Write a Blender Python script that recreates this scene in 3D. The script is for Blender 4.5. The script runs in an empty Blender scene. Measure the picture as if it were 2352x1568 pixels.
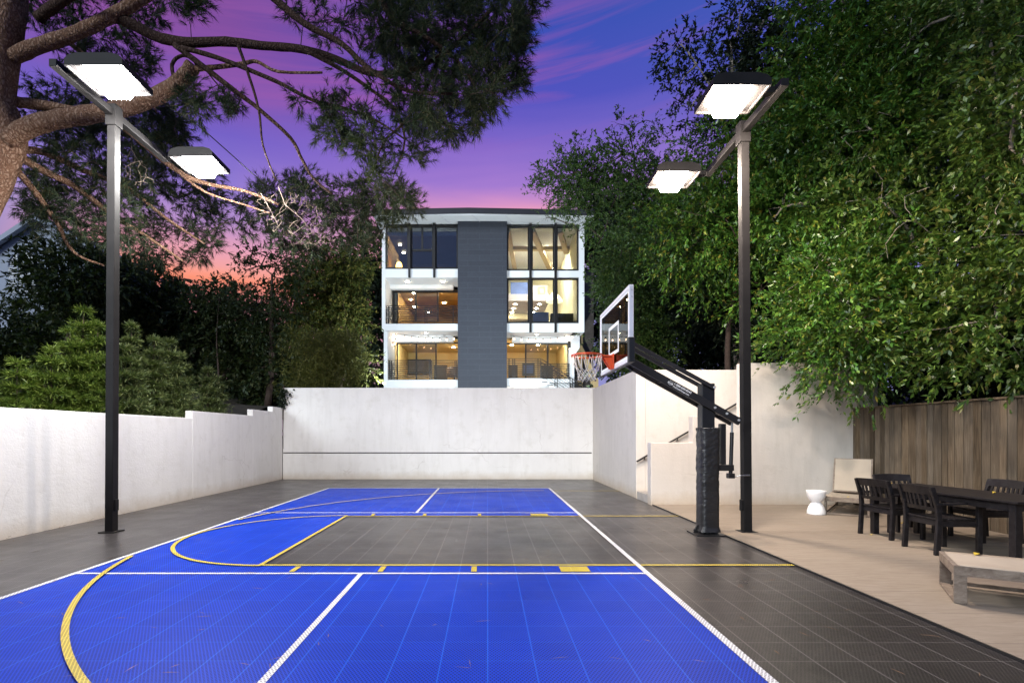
import bpy, math, random
import numpy as np
from mathutils import Vector, Matrix, noise
random.seed(11); RNG = np.random.default_rng(7)
SC = bpy.context.scene
COL = SC.collection
R = math.radians
# ------------------------------------------------------------------ camera
FPX, CX, CY, EYE = 1180.0, 1120.0, 998.0, 1.495
def P(x, y, d):                       # point at depth d seen in direction (x, y)
    return Vector(((x-CX)*d/FPX, d, EYE-(y-CY)*d/FPX))
cam = bpy.data.cameras.new('camera'); cam_o = bpy.data.objects.new('camera', cam); COL.objects.link(cam_o)
cam_o.location = (0, 0, EYE); cam_o.rotation_euler = (R(90), 0, 0)
cam.sensor_width = 36; cam.lens = 36*FPX/2352
cam.shift_x = (1176-CX)/2352; cam.shift_y = (CY-784)/2352
cam.clip_start = .05; cam.clip_end = 2000
SC.camera = cam_o
# ------------------------------------------------------------------ object helpers
OFF = {}
def link(o, parent=None):
    COL.objects.link(o)
    if parent is not None: o.parent = parent
    return o
def tag(o, label=None, cat=None, group=None, kind=None):
    if label: o['label'] = label
    if cat: o['category'] = cat
    if group: o['group'] = group
    if kind: o['kind'] = kind
    return o
def thing(name, label, cat, loc=(0, 0, 0), rotz=0, group=None, local=False):
    o = bpy.data.objects.new(name, None); o.empty_display_size = .2
    o.location = loc; o.rotation_euler = (0, 0, rotz); link(o)
    OFF[o.name] = Vector((0, 0, 0)) if local else Vector(loc)
    return tag(o, label, cat, group)
def finish(me, name, mats, parent, smooth, bevel, auto_origin=True):
    if not isinstance(mats, (list, tuple)): mats = [mats]
    for m in mats: me.materials.append(m)
    o = bpy.data.objects.new(name, me)
    n = len(me.vertices); co = np.empty(n*3, 'f'); me.vertices.foreach_get('co', co); co = co.reshape(-1, 3)
    if parent is not None:
        off = OFF.get(parent.name, Vector((0, 0, 0)))
    else:
        lo, hi = co.min(0), co.max(0)
        off = Vector(((lo[0]+hi[0])/2, (lo[1]+hi[1])/2, lo[2])) if auto_origin else Vector((0, 0, 0))
        o.location = off
    co -= np.array(off, 'f'); me.vertices.foreach_set('co', co.ravel())
    if smooth: me.polygons.foreach_set('use_smooth', [True]*len(me.polygons))
    me.update()
    link(o, parent); OFF[o.name] = off
    if bevel:
        b = o.modifiers.new('bevel', 'BEVEL'); b.width = bevel; b.segments = 2; b.limit_method = 'ANGLE'; b.angle_limit = R(40)
    return o
class MB:
    def __init__(s): s.v = []; s.f = []; s.m = []
    def add(s, vs, fs, mi=0):
        b = len(s.v); s.v += [tuple(v) for v in vs]
        s.f += [tuple(i+b for i in f) for f in fs]; s.m += [mi]*len(fs); return s
    def box(s, x0, x1, y0, y1, z0, z1, mi=0):
        x0, x1 = min(x0, x1), max(x0, x1); y0, y1 = min(y0, y1), max(y0, y1); z0, z1 = min(z0, z1), max(z0, z1)
        vs = [(x0,y0,z0),(x1,y0,z0),(x1,y1,z0),(x0,y1,z0),(x0,y0,z1),(x1,y0,z1),(x1,y1,z1),(x0,y1,z1)]
        return s.add(vs, [(3,2,1,0),(4,5,6,7),(0,1,5,4),(1,2,6,5),(2,3,7,6),(3,0,4,7)], mi)
    def bar(s, a, b, w, h, up=(0, 0, 1), mi=0):          # rectangular bar from a to b; w sideways, h along up
        a, b = Vector(a), Vector(b); t = (b-a).normalized(); u = Vector(up); r = t.cross(u)
        if r.length < 1e-4: r = t.cross(Vector((0, 1, 0)))
        r.normalize(); u = r.cross(t).normalized()
        vs = []
        for p in (a, b):
            for (i, j) in ((-1,-1),(1,-1),(1,1),(-1,1)): vs.append(p+r*(i*w/2)+u*(j*h/2))
        return s.add(vs, [(0,1,2,3),(7,6,5,4),(4,5,1,0),(5,6,2,1),(6,7,3,2),(7,4,0,3)], mi)
    def prism(s, poly, axis, a, b, mi=0):                # poly 2D, extruded along axis
        def c(p, t):
            return {'x': (t, p[0], p[1]), 'y': (p[0], t, p[1]), 'z': (p[0], p[1], t)}[axis]
        n = len(poly); vs = [c(p, a) for p in poly]+[c(p, b) for p in poly]
        fs = [tuple(range(n)), tuple(range(2*n-1, n-1, -1))]+[(i, i+n, (i+1) % n+n, (i+1) % n) for i in range(n)]
        return s.add(vs, fs, mi)
    def tube(s, path, rad, n=8, cap=True, mi=0, wob=0):
        path = [Vector(p) for p in path]; k = len(path)
        if not isinstance(rad, (list, tuple)): rad = [rad]*k
        t0 = (path[1]-path[0]).normalized()
        u = t0.orthogonal().normalized(); vs = []
        for i in range(k):
            t = (path[min(i+1, k-1)]-path[max(i-1, 0)])
            if t.length < 1e-9: t = t0
            t = t.normalized(); u = (u-t*u.dot(t))
            if u.length < 1e-6: u = t.orthogonal()
            u.normalize(); w = t.cross(u)
            for j in range(n):
                a = 2*math.pi*j/n; rr = rad[i]*(1+(random.uniform(-wob, wob) if wob else 0))
                vs.append(path[i]+u*(math.cos(a)*rr)+w*(math.sin(a)*rr))
        fs = [(i*n+j, i*n+(j+1) % n, (i+1)*n+(j+1) % n, (i+1)*n+j) for i in range(k-1) for j in range(n)]
        if cap: fs += [tuple(range(n-1, -1, -1)), tuple((k-1)*n+j for j in range(n))]
        return s.add(vs, fs, mi)
    def lathe(s, c, prof, n=32, mi=0):                   # prof: list of (r, z)
        c = Vector(c); vs = []; k = len(prof)
        for (r, z) in prof:
            for j in range(n):
                a = 2*math.pi*j/n; vs.append(c+Vector((r*math.cos(a), r*math.sin(a), z)))
        fs = [(i*n+j, i*n+(j+1) % n, (i+1)*n+(j+1) % n, (i+1)*n+j) for i in range(k-1) for j in range(n)]
        fs += [tuple(range(n-1, -1, -1)), tuple((k-1)*n+j for j in range(n))]
        return s.add(vs, fs, mi)
    def build(s, name, mats, parent=None, smooth=False, bevel=0):
        me = bpy.data.meshes.new(name); me.from_pydata(s.v, [], s.f)
        me.polygons.foreach_set('material_index', s.m)
        return finish(me, name, mats, parent, smooth, bevel)
def fast(name, V, k, mats, parent=None, smooth=False):   # N faces of k verts each
    V = np.asarray(V, 'f').reshape(-1, 3); n = len(V)
    me = bpy.data.meshes.new(name); me.vertices.add(n); me.vertices.foreach_set('co', V.ravel())
    me.loops.add(n); me.loops.foreach_set('vertex_index', np.arange(n, dtype='i'))
    me.polygons.add(n//k); me.polygons.foreach_set('loop_start', np.arange(0, n, k, dtype='i'))
    me.update(calc_edges=True)
    return finish(me, name, mats, parent, smooth, 0)
def copy_tree(o, parent=None):
    c = o.copy(); COL.objects.link(c); c.parent = parent
    for ch in list(o.children): copy_tree(ch, c)
    return c
# ------------------------------------------------------------------ node helpers
class NT:
    def __init__(s, tree): s.t = tree; s.L = tree.links
    def n(s, kind, **kw):
        x = s.t.nodes.new(kind)
        for k, v in kw.items(): setattr(x, k, v)
        return x
    def put(s, sock, v):
        if v is None: return
        if hasattr(v, 'is_output'): s.L.new(v, sock)
        else:
            if isinstance(v, (tuple, list)) and len(v) == 3 and sock.type == 'RGBA': v = tuple(v)+(1,)
            sock.default_value = v
    def m(s, op, a, b=None, c=None, clamp=False):
        x = s.n('ShaderNodeMath', operation=op, use_clamp=clamp); s.put(x.inputs[0], a); s.put(x.inputs[1], b)
        if c is not None: s.put(x.inputs[2], c)
        return x.outputs[0]
    def mix(s, f, a, b, bl='MIX'):
        x = s.n('ShaderNodeMix', data_type='RGBA', blend_type=bl); s.put(x.inputs[0], f); s.put(x.inputs[6], a); s.put(x.inputs[7], b)
        return x.outputs[2]
    def noise(s, vec, scale, detail=3, rough=.55, dist=0):
        x = s.n('ShaderNodeTexNoise'); s.put(x.inputs['Vector'], vec); x.inputs['Scale'].default_value = scale
        x.inputs['Detail'].default_value = detail; x.inputs['Roughness'].default_value = rough; x.inputs['Distortion'].default_value = dist
        return x.outputs[0]
    def ramp(s, f, stops, interp='LINEAR'):
        x = s.n('ShaderNodeValToRGB'); x.color_ramp.interpolation = interp; e = x.color_ramp.elements
        while len(e) < len(stops): e.new(.5)
        for i, (p, c) in enumerate(stops):
            e[i].position = p; e[i].color = (c if len(c) == 4 else tuple(c)+(1,)) if isinstance(c, (tuple, list)) else (c, c, c, 1)
        s.put(x.inputs[0], f); return x.outputs[0]
    def mapr(s, v, a, b, c=0, d=1):
        x = s.n('ShaderNodeMapRange'); s.put(x.inputs[0], v)
        for i, q in enumerate((a, b, c, d)): x.inputs[i+1].default_value = q
        return x.outputs[0]
    def scalevec(s, vec, sc):
        x = s.n('ShaderNodeVectorMath', operation='MULTIPLY'); s.put(x.inputs[0], vec); x.inputs[1].default_value = sc; return x.outputs[0]
    def xyz(s, vec):
        x = s.n('ShaderNodeSeparateXYZ'); s.put(x.inputs[0], vec); return x.outputs
    def bump(s, h, strength, dist=.01):
        x = s.n('ShaderNodeBump'); x.inputs['Strength'].default_value = strength; x.inputs['Distance'].default_value = dist
        s.put(x.inputs['Height'], h); return x.outputs[0]
def newmat(name):
    m = bpy.data.materials.new(name); m.use_nodes = True; t = NT(m.node_tree)
    b = m.node_tree.nodes['Principled BSDF']; return m, t, b
def pm(name, col, rough=.6, metal=0, var=.15, scale=6, bump=.1, bscale=60, spec=.5, stretch=(1, 1, 1), bdist=.004):
    m, t, b = newmat(name); tc = t.n('ShaderNodeTexCoord').outputs['Object']
    v = t.scalevec(tc, stretch); n = t.noise(v, scale, 5)
    a = tuple(c*(1-var) for c in col); c2 = tuple(min(1, c*(1+var)) for c in col)
    t.put(b.inputs['Base Color'], t.mix(t.mapr(n, .3, .7), a, c2))
    b.inputs['Roughness'].default_value = rough; b.inputs['Metallic'].default_value = metal; b.inputs['Specular IOR Level'].default_value = spec
    if bump: t.put(b.inputs['Normal'], t.bump(t.noise(v, bscale, 4), bump, bdist))
    return m
def emat(name, col, strength):
    m, t, b = newmat(name); b.inputs['Base Color'].default_value = (.8, .8, .8, 1)
    b.inputs['Emission Color'].default_value = tuple(col)+(1,); b.inputs['Emission Strength'].default_value = strength
    return m
def glassmat(name, tint=(1, 1, 1), ior=1.6, rough=.0, extra=0):
    m, t, b = newmat(name); m.node_tree.nodes.remove(b)
    tr = t.n('ShaderNodeBsdfTransparent'); tr.inputs[0].default_value = tuple(tint)+(1,)
    gl = t.n('ShaderNodeBsdfGlossy'); gl.inputs['Roughness'].default_value = rough
    fr = t.n('ShaderNodeFresnel'); fr.inputs[0].default_value = ior
    mx = t.n('ShaderNodeMixShader'); t.put(mx.inputs[0], t.m('ADD', fr.outputs[0], extra, clamp=True)); t.L.new(tr.outputs[0], mx.inputs[1]); t.L.new(gl.outputs[0], mx.inputs[2])
    out = [n for n in m.node_tree.nodes if n.type == 'OUTPUT_MATERIAL'][0]; t.L.new(mx.outputs[0], out.inputs[0])
    return m
def stucco(name, col, dirt=(.42, .33, .22), bottom=0.0):
    m, t, b = newmat(name); geo = t.n('ShaderNodeNewGeometry'); pos = geo.outputs['Position']
    n1 = t.noise(pos, 1.1, 6, .6); n2 = t.noise(t.scalevec(pos, (1, 1, .12)), 5, 5, .65); n3 = t.noise(pos, 3.2, 5, .6)
    a = t.mix(t.mapr(n1, .35, .7), tuple(c*.93 for c in col), col)
    streak = t.m('MULTIPLY', t.mapr(n2, .48, .75), .36)
    a = t.mix(streak, a, tuple(c*.72 for c in (col[0], col[1]*.99, col[2]*.95)))
    st = t.m('MULTIPLY', t.mapr(n3, .55, .78), .38); a = t.mix(st, a, tuple(c*.66 for c in (col[0], col[1]*.98, col[2]*.9)))
    vc = t.n('ShaderNodeTexVoronoi', feature='DISTANCE_TO_EDGE'); wv = t.n('ShaderNodeTexNoise'); t.put(wv.inputs['Vector'], pos); wv.inputs['Scale'].default_value = 3; va = t.n('ShaderNodeVectorMath', operation='MULTIPLY_ADD'); t.L.new(wv.outputs[1], va.inputs[0]); va.inputs[1].default_value = (.35, .35, .35); t.put(va.inputs[2], pos); t.L.new(va.outputs[0], vc.inputs['Vector']); vc.inputs['Scale'].default_value = .55
    crack = t.m('MULTIPLY', t.m('LESS_THAN', vc.outputs[0], .0045), t.mapr(t.noise(pos, .6, 3), .52, .6)); a = t.mix(t.m('MULTIPLY', crack, .22), a, (.3, .27, .23))
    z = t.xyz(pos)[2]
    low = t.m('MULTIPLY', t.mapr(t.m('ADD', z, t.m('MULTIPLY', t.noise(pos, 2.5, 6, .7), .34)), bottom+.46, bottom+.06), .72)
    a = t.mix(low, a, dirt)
    t.put(b.inputs['Base Color'], a); b.inputs['Roughness'].default_value = .85; b.inputs['Specular IOR Level'].default_value = .25
    h = t.m('ADD', t.noise(pos, 22, 6, .7), t.m('MULTIPLY', t.noise(t.scalevec(pos, (1, 1, 3)), 4, 4), .8))
    t.put(b.inputs['Normal'], t.bump(h, .35, .012)); return m
def courtmat(name, col, seam, rough=.36, dd=(.03, .03, .03), spec=.3, sm=.5):
    m, t, b = newmat(name); geo = t.n('ShaderNodeNewGeometry'); pos = geo.outputs['Position']
    x, y, _ = t.xyz(pos); T = .3085
    def line(v, w):
        f = t.m('ABSOLUTE', t.m('SUBTRACT', t.m('FRACT', t.m('DIVIDE', v, T)), .5)); return t.m('GREATER_THAN', f, .5-w/T/2)
    sx = line(x, .009); sy = line(y, .0075)
    p = .0245
    u = t.m('FRACT', t.m('DIVIDE', t.m('ADD', x, t.m('MULTIPLY', y, .62)), p)); v = t.m('FRACT', t.m('DIVIDE', t.m('SUBTRACT', x, t.m('MULTIPLY', y, .62)), p))
    hole = t.m('MULTIPLY', t.m('GREATER_THAN', u, .36), t.m('GREATER_THAN', v, .36))
    # every tile a little different
    tile = t.n('ShaderNodeCombineXYZ'); t.put(tile.inputs[0], t.m('FLOOR', t.m('DIVIDE', x, T))); t.put(tile.inputs[1], t.m('FLOOR', t.m('DIVIDE', y, T)))
    wn = t.n('ShaderNodeTexWhiteNoise', noise_dimensions='3D'); t.L.new(tile.outputs[0], wn.inputs[0])
    vv = t.mapr(wn.outputs[0], 0, 1, .92, 1.08)
    dust = t.mapr(t.noise(pos, .9, 6, .62), .4, .75)
    fine = t.mapr(t.noise(t.scalevec(pos, (2.2, .7, 1)), 9, 5, .7), .5, .8)
    a = t.mix(1, col, vv, 'MULTIPLY')
    dustc = tuple(min(1, c*.85+q) for c, q in zip(col, dd))
    a = t.mix(t.m('MULTIPLY', dust, .3), a, dustc)
    a = t.mix(t.m('MULTIPLY', fine, .3), a, dustc)
    a = t.mix(t.m('MULTIPLY', hole, .78), a, tuple(c*.16 for c in col))
    a = t.mix(t.m('MULTIPLY', sy, sm*.75), a, seam); a = t.mix(t.m('MULTIPLY', sx, sm), a, seam)  # tile seams, with their bright reflection put into the lighter colour
    t.put(b.inputs['Base Color'], a)
    t.put(b.inputs['Roughness'], t.mapr(t.noise(pos, 1.6, 5), .3, .7, rough-.04, rough+.06)); b.inputs['Specular IOR Level'].default_value = spec
    t.put(b.inputs['Normal'], t.bump(t.m('SUBTRACT', 1, hole), .25, .002)); return m
def leafmat(name, stops, rough=.5, trans=.25, spec=.4):
    m, t, b = newmat(name); geo = t.n('ShaderNodeNewGeometry')
    c = t.ramp(geo.outputs['Random Per Island'], stops)
    big = t.mapr(t.noise(geo.outputs['Position'], .8, 3), .3, .7, .75, 1.2)
    c = t.mix(1, c, big, 'MULTIPLY')
    t.put(b.inputs['Base Color'], c); b.inputs['Roughness'].default_value = rough; b.inputs['Specular IOR Level'].default_value = spec
    tl = t.n('ShaderNodeBsdfTranslucent'); t.put(tl.inputs[0], t.mix(.5, c, (.12, .2, .02), 'MIX'))
    mx = t.n('ShaderNodeMixShader'); mx.inputs[0].default_value = trans; t.L.new(b.outputs[0], mx.inputs[1]); t.L.new(tl.outputs[0], mx.inputs[2])
    out = [n for n in m.node_tree.nodes if n.type == 'OUTPUT_MATERIAL'][0]; t.L.new(mx.outputs[0], out.inputs[0]); return m
def woodmat(name, cols, plank_axis=None, plank=.15, grain=(14, 14, 1), rough=.7, bump=.25, gap=.03, tone=(.68, 1.25)):
    m, t, b = newmat(name); pos = t.n('ShaderNodeNewGeometry').outputs['Position']
    xyz = t.xyz(pos); g = t.noise(t.scalevec(pos, grain), 2.2, 7, .68, .6)
    a = t.ramp(g, [(.28, cols[0]), (.5, cols[1]), (.72, cols[2])])
    if plank_axis is not None:
        q = t.m('DIVIDE', xyz[plank_axis], plank); fl = t.m('FLOOR', q)
        wn = t.n('ShaderNodeTexWhiteNoise', noise_dimensions='1D'); t.L.new(fl, wn.inputs[1])
        a = t.mix(1, a, t.mapr(wn.outputs[0], 0, 1, *tone), 'MULTIPLY')
        f = t.m('ABSOLUTE', t.m('SUBTRACT', t.m('FRACT', q), .5)); a = t.mix(t.m('GREATER_THAN', f, .5-gap/2), a, tuple(c*.25 for c in cols[0]))
    t.put(b.inputs['Base Color'], a); b.inputs['Roughness'].default_value = rough; b.inputs['Specular IOR Level'].default_value = .3
    if bump: t.put(b.inputs['Normal'], t.bump(g, bump, .004))
    return m
# ------------------------------------------------------------------ materials
M = {}
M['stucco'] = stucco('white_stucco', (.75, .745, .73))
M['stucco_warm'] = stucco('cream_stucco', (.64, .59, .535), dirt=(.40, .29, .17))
M['gray'] = courtmat('grey_court_tile', (.042, .037, .036), (.14, .128, .124), .31, spec=.42, sm=.85)
M['blue'] = courtmat('blue_court_tile', (.001, .038, .47), (.02, .17, .80), .46, (.003, .012, .05), .10, .36)
M['wline'] = courtmat('white_line_tile', (.72, .72, .74), (.8, .8, .8), .5)
M['yline'] = courtmat('yellow_line_tile', (.62, .47, .05), (.7, .58, .12), .5)
M['metal'] = pm('dark_bronze_paint', (.014, .013, .013), .55, 0, .2, 4, .06, 90, spec=.14)
M['black'] = pm('black_paint', (.016, .015, .015), .38, 0, .25, 5, .05, 80)
M['vinyl'] = pm('black_vinyl', (.018, .017, .017), .36, 0, .3, 5, .5, 14, bdist=.02, stretch=(1, 1, 2.2))
M['bolt'] = pm('zinc_bolt', (.6, .6, .6), .5, .6, .1, 20, 0)
M['steel'] = pm('grey_steel', (.35, .35, .35), .3, 1, .15, 10, .05)
M['white_paint'] = pm('white_paint', (.8, .8, .8), .45, 0, .05, 3, .03)
M['alu'] = pm('white_aluminium', (.72, .70, .74), .35, 0, .06, 4, .03)
M['orange'] = pm('orange_paint', (.72, .085, .02), .35, 0, .12, 9, .04)
M['cord'] = pm('white_cord', (.62, .57, .52), .9, 0, .2, 60, .3, 200)
M['glass'] = glassmat('window_glass', (.93, .96, .95), 1.75)
M['glass_dark'] = glassmat('coated_window_glass', (.75, .8, .82), 2.0, extra=.05)
M['board_glass'] = glassmat('backboard_glass', (.80, .86, .86), 1.5)
M['decal'] = pm('white_decal', (.8, .8, .8), .5, 0, .03, 10, 0)
M['lens_l'] = emat('lamp_lens_cool', (1, .98, .95), 620)
M['lens_r'] = emat('lamp_lens_warm', (1, .84, .70), 500)
M['plastic'] = pm('white_plastic', (.80, .79, .79), .3, 0, .03, 3, 0)
def boardmat(name, cols, grain):
    m, t, b = newmat(name); geo = t.n('ShaderNodeNewGeometry'); pos = geo.outputs['Position']; rnd = geo.outputs['Random Per Island']
    off = t.n('ShaderNodeVectorMath', operation='MULTIPLY_ADD'); t.put(off.inputs[0], rnd); off.inputs[1].default_value = (7, 3, 9); t.put(off.inputs[2], pos)
    g = t.noise(t.scalevec(off.outputs[0], grain), 1.6, 8, .72, 1.2); g2 = t.noise(t.scalevec(off.outputs[0], (1, 1, .5)), 2.5, 4)
    a = t.ramp(t.m('ADD', t.m('MULTIPLY', g, .75), t.m('MULTIPLY', g2, .25)), [(.3, cols[0]), (.5, cols[1]), (.68, cols[2])])
    a = t.mix(1, a, t.mapr(rnd, 0, 1, .5, 1.3), 'MULTIPLY'); hue = t.m('FRACT', t.m('MULTIPLY', rnd, 17.3))
    a = t.mix(t.m('MULTIPLY', hue, .35), a, tuple(c for c in cols[3]))
    t.put(b.inputs['Base Color'], a); b.inputs['Roughness'].default_value = .85; b.inputs['Specular IOR Level'].default_value = .15
    t.put(b.inputs['Normal'], t.bump(g, .35, .004)); return m
M['fence'] = boardmat('weathered_fence', [(.030, .018, .010), (.112, .082, .052), (.215, .175, .125), (.14, .13, .115)], (20, 20, .9))
M['patio'] = woodmat('tan_paver', [(.20, .160, .120), (.24, .197, .152), (.275, .232, .185)], 1, .61, (1.5, 9, 1), .75, .12, .005, (.95, 1.05))
M['dkwood'] = woodmat('black_stained_wood', [(.006, .005, .0055), (.012, .010, .011), (.024, .022, .024)], None, .1, (7, 7, 7), .42, .2)
M['graywood'] = woodmat('grey_teak', [(.11, .082, .062), (.19, .15, .118), (.27, .225, .18)], None, .1, (5, 5, 9), .75, .25)
M['sling'] = pm('beige_sling', (.36, .305, .24), .8, 0, .08, 3, .25, 180, bdist=.002)
M['bark'] = None
def barkmat(name, cols, scale=7, bump=.9):
    m, t, b = newmat(name); tc = t.n('ShaderNodeNewGeometry').outputs['Position']
    wv = t.n('ShaderNodeTexNoise'); t.put(wv.inputs['Vector'], tc); wv.inputs['Scale'].default_value = 6; wv.inputs['Detail'].default_value = 4
    va = t.n('ShaderNodeVectorMath', operation='MULTIPLY_ADD'); t.L.new(wv.outputs[1], va.inputs[0]); va.inputs[1].default_value = (.22, .22, .3); t.put(va.inputs[2], tc)
    vn = t.n('ShaderNodeTexVoronoi', feature='DISTANCE_TO_EDGE'); t.put(vn.inputs['Vector'], t.scalevec(va.outputs[0], (1, 1, .5))); vn.inputs['Scale'].default_value = scale*2.6
    n = t.noise(t.scalevec(tc, (1, 1, .5)), scale*3, 6, .75); h = t.m('ADD', t.mapr(vn.outputs[0], 0, .3, 0, .7), t.m('MULTIPLY', n, 1.1))
    c = t.ramp(t.m('MULTIPLY', h, .6), [(.18, cols[0]), (.45, cols[1]), (.8, cols[2])])
    t.put(b.inputs['Base Color'], c); b.inputs['Roughness'].default_value = .9; b.inputs['Specular IOR Level'].default_value = .15
    t.put(b.inputs['Normal'], t.bump(h, bump, .03)); return m
M['bark'] = barkmat('pine_bark', [(.06, .030, .018), (.22, .12, .075), (.38, .25, .175)])
M['twig'] = pm('dark_twig', (.05, .032, .024), .9, 0, .3, 8, 0)
M['dead'] = pm('dead_twig', (.20, .15, .115), .9, 0, .2, 8, 0)
M['gbark'] = pm('grey_bark', (.24, .20, .16), .85, 0, .3, 9, .4, 30)
M['needle'] = leafmat('pine_needle', [(0, (.010, .018, .012)), (.5, (.022, .036, .018)), (.9, (.045, .055, .022)), (1, (.10, .07, .03))], .6, .15, .25)
M['needle2'] = leafmat('pine_needle_light', [(0, (.03, .045, .02)), (.6, (.06, .08, .03)), (1, (.15, .12, .05))], .6, .2, .25)
M['ficus'] = leafmat('ficus_leaf', [(0, (.022, .062, .012)), (.45, (.056, .155, .020)), (.85, (.110, .215, .028)), (.97, (.20, .22, .03)), (1, (.28, .23, .04))], .34, .28, .5)
M['ficus2'] = leafmat('olive_ficus_leaf', [(0, (.028, .058, .012)), (.45, (.070, .142, .022)), (.85, (.130, .20, .034)), (1, (.22, .19, .05))], .36, .28, .5)
M['smallleaf'] = leafmat('small_leaf', [(0, (.024, .055, .016)), (.5, (.055, .115, .024)), (1, (.12, .17, .04))], .45, .25, .35)
M['darkleaf'] = leafmat('dark_leaf', [(0, (.008, .015, .011)), (.6, (.017, .029, .017)), (1, (.036, .046, .022))], .55, .1, .2)
M['brownleaf'] = leafmat('warm_leaf', [(0, (.03, .048, .010)), (.5, (.068, .085, .016)), (1, (.14, .115, .025))], .55, .15, .2)
M['podo'] = leafmat('shrub_leaf', [(0, (.045, .084, .016)), (.5, (.105, .158, .028)), (1, (.20, .25, .05))], .45, .28, .35)
M['podo2'] = leafmat('grey_shrub_leaf', [(0, (.045, .068, .028)), (.5, (.09, .122, .042)), (1, (.17, .19, .07))], .5, .25, .3)
M['bamboo'] = leafmat('bamboo_leaf', [(0, (.05, .060, .012)), (.5, (.095, .105, .022)), (1, (.17, .16, .04))], .5, .2, .3)
M['yleaf'] = pm('yellow_leaf', (.55, .40, .05), .5, 0, .3, 30, 0)
M['soil'] = pm('dark_soil', (.035, .028, .02), .95, 0, .4, 2, .4, 12, bdist=.05)
M['bounce_pave'] = pm('bounce_paving', (.78, .78, .77), .85, 0, .08, 2, .1)  # kept pale so the added slab reflects light upward
M['concrete'] = pm('step_concrete', (.42, .38, .34), .85, 0, .12, 5, .2)
# house
M['hwhite'] = pm('house_white', (.80, .81, .82), .8, 0, .04, .8, .05, 40)
M['hframe'] = pm('window_frame_bronze', (.010, .009, .009), .4, 0, .15, 3, .0)
M['fascia'] = pm('dark_fascia', (.016, .015, .022), .5, 0, .2, 2, .05)
M['amber'] = pm('amber_wall', (.45, .28, .09), .85, 0, .1, 1, 0)
M['yellow'] = pm('yellow_wall', (.72, .55, .27), .85, 0, .06, 1, 0)
M['cream'] = pm('cream_wall', (.72, .70, .55), .85, 0, .05, .8, 0)
M['darkwall'] = pm('dark_wall', (.035, .026, .018), .6, 0, .3, 1, 0)
M['beam'] = pm('tan_beam', (.42, .33, .22), .8, 0, .1, 2, 0)
M['lilac'] = pm('lilac_wall', (.42, .40, .48), .85, 0, .05, 1, 0)
M['bluep'] = pm('blue_panel', (.10, .16, .42), .7, 0, .15, 2, 0)
M['floorw'] = pm('brown_floor', (.16, .10, .06), .5, 0, .2, 3, 0)
M['tan'] = pm('tan_render', (.46, .33, .16), .85, 0, .1, 2, .1)
M['brownstone'] = pm('brown_render', (.16, .13, .105), .9, 0, .3, 3, .2)
M['greyhouse'] = pm('grey_blue_siding', (.36, .40, .48), .8, 0, .06, 1, .05)
M['down'] = emat('downlight_or_fill', (1, .80, .52), 150)
M['fill_hi'] = emat('hidden_fill_disc', (1, .88, .66), 3000)  # for added discs, hidden from view, that brighten the rooms
M['bulb'] = emat('bulb', (1, .62, .32), 9)
M['amberlamp'] = emat('amber_lamp', (1, .52, .10), 14)
M['sconce'] = emat('sconce_light', (1, .78, .55), 120)
def panelmat():
    m, t, b = newmat('slate_panel'); pos = t.n('ShaderNodeNewGeometry').outputs['Position']; x, y, z = t.xyz(pos)
    cb = t.n('ShaderNodeCombineXYZ'); t.put(cb.inputs[0], t.m('ADD', x, y)); t.put(cb.inputs[1], z)
    br = t.n('ShaderNodeTexBrick'); t.L.new(cb.outputs[0], br.inputs['Vector'])
    br.inputs['Color1'].default_value = (.031, .036, .050, 1); br.inputs['Color2'].default_value = (.035, .041, .056, 1); br.inputs['Mortar'].default_value = (.052, .060, .078, 1)
    br.inputs['Scale'].default_value = 1; br.inputs['Brick Width'].default_value = 1.22; br.inputs['Row Height'].default_value = .29; br.inputs['Mortar Size'].default_value = .008
    n = t.noise(t.scalevec(pos, (1, 1, 9)), 9, 5, .7)
    t.put(b.inputs['Base Color'], t.mix(1, br.outputs[0], t.mapr(n, .3, .7, .78, 1.2), 'MULTIPLY')); b.inputs['Roughness'].default_value = .7
    t.put(b.inputs['Normal'], t.bump(n, .3, .01)); return m
M['panel'] = panelmat()
# ------------------------------------------------------------------ the setting: ground, court, patio
def sheet(name, rects, z, m, kind='structure'):
    mb = MB()
    for (x0, x1, y0, y1) in rects: mb.add([(x0, y0, z), (x1, y0, z), (x1, y1, z), (x0, y1, z)], [(0, 1, 2, 3)])
    return tag(mb.build(name, m), kind=kind)
sheet('ground', [(-300, 300, -300, 400)], -.06, M['soil'])
XL, XR, YB, YF = -4.41, 1.69, .96, 14.34          # pickleball court edges
KN, KF, FT, BX = 5.84, 9.43, -2.57, 1.69           # key
WL, WB, WR = -6.90, 17.30, 3.52                    # walls
mb = MB(); mb.box(WL, WR-.02, -4, WB, -.05, 0); tag(mb.build('court', M['gray']), kind='structure')
sheet('court_blue_area', [(XL, XR, YB, KN), (XL, FT, KN, KF), (XL, XR, KF, YF)], .004, M['blue'])
def arc(mb, cx, cy, r, w, a0, a1, z, n=64):
    vs = []
    for i in range(n+1):
        a = a0+(a1-a0)*i/n
        for q in (r-w/2, r+w/2): vs.append((cx+q*math.cos(a), cy+q*math.sin(a), z))
    mb.add(vs, [(2*i, 2*i+1, 2*i+3, 2*i+2) for i in range(n)])
w = .05; mb = MB(); Z = .008
def rc(mb, x0, x1, y0, y1, z): mb.add([(x0, y0, z), (x1, y0, z), (x1, y1, z), (x0, y1, z)], [(0, 1, 2, 3)])
rc(mb, XL-.06, XL, YB, YF+.05, Z); rc(mb, XR, XR+.06, YB, YF+.05, Z); rc(mb, XL, XR, YF, YF+.05, Z)
rc(mb, XL, XR, 5.50, 5.55, Z); rc(mb, XL, XR, 9.80, 9.85, Z)
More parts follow.
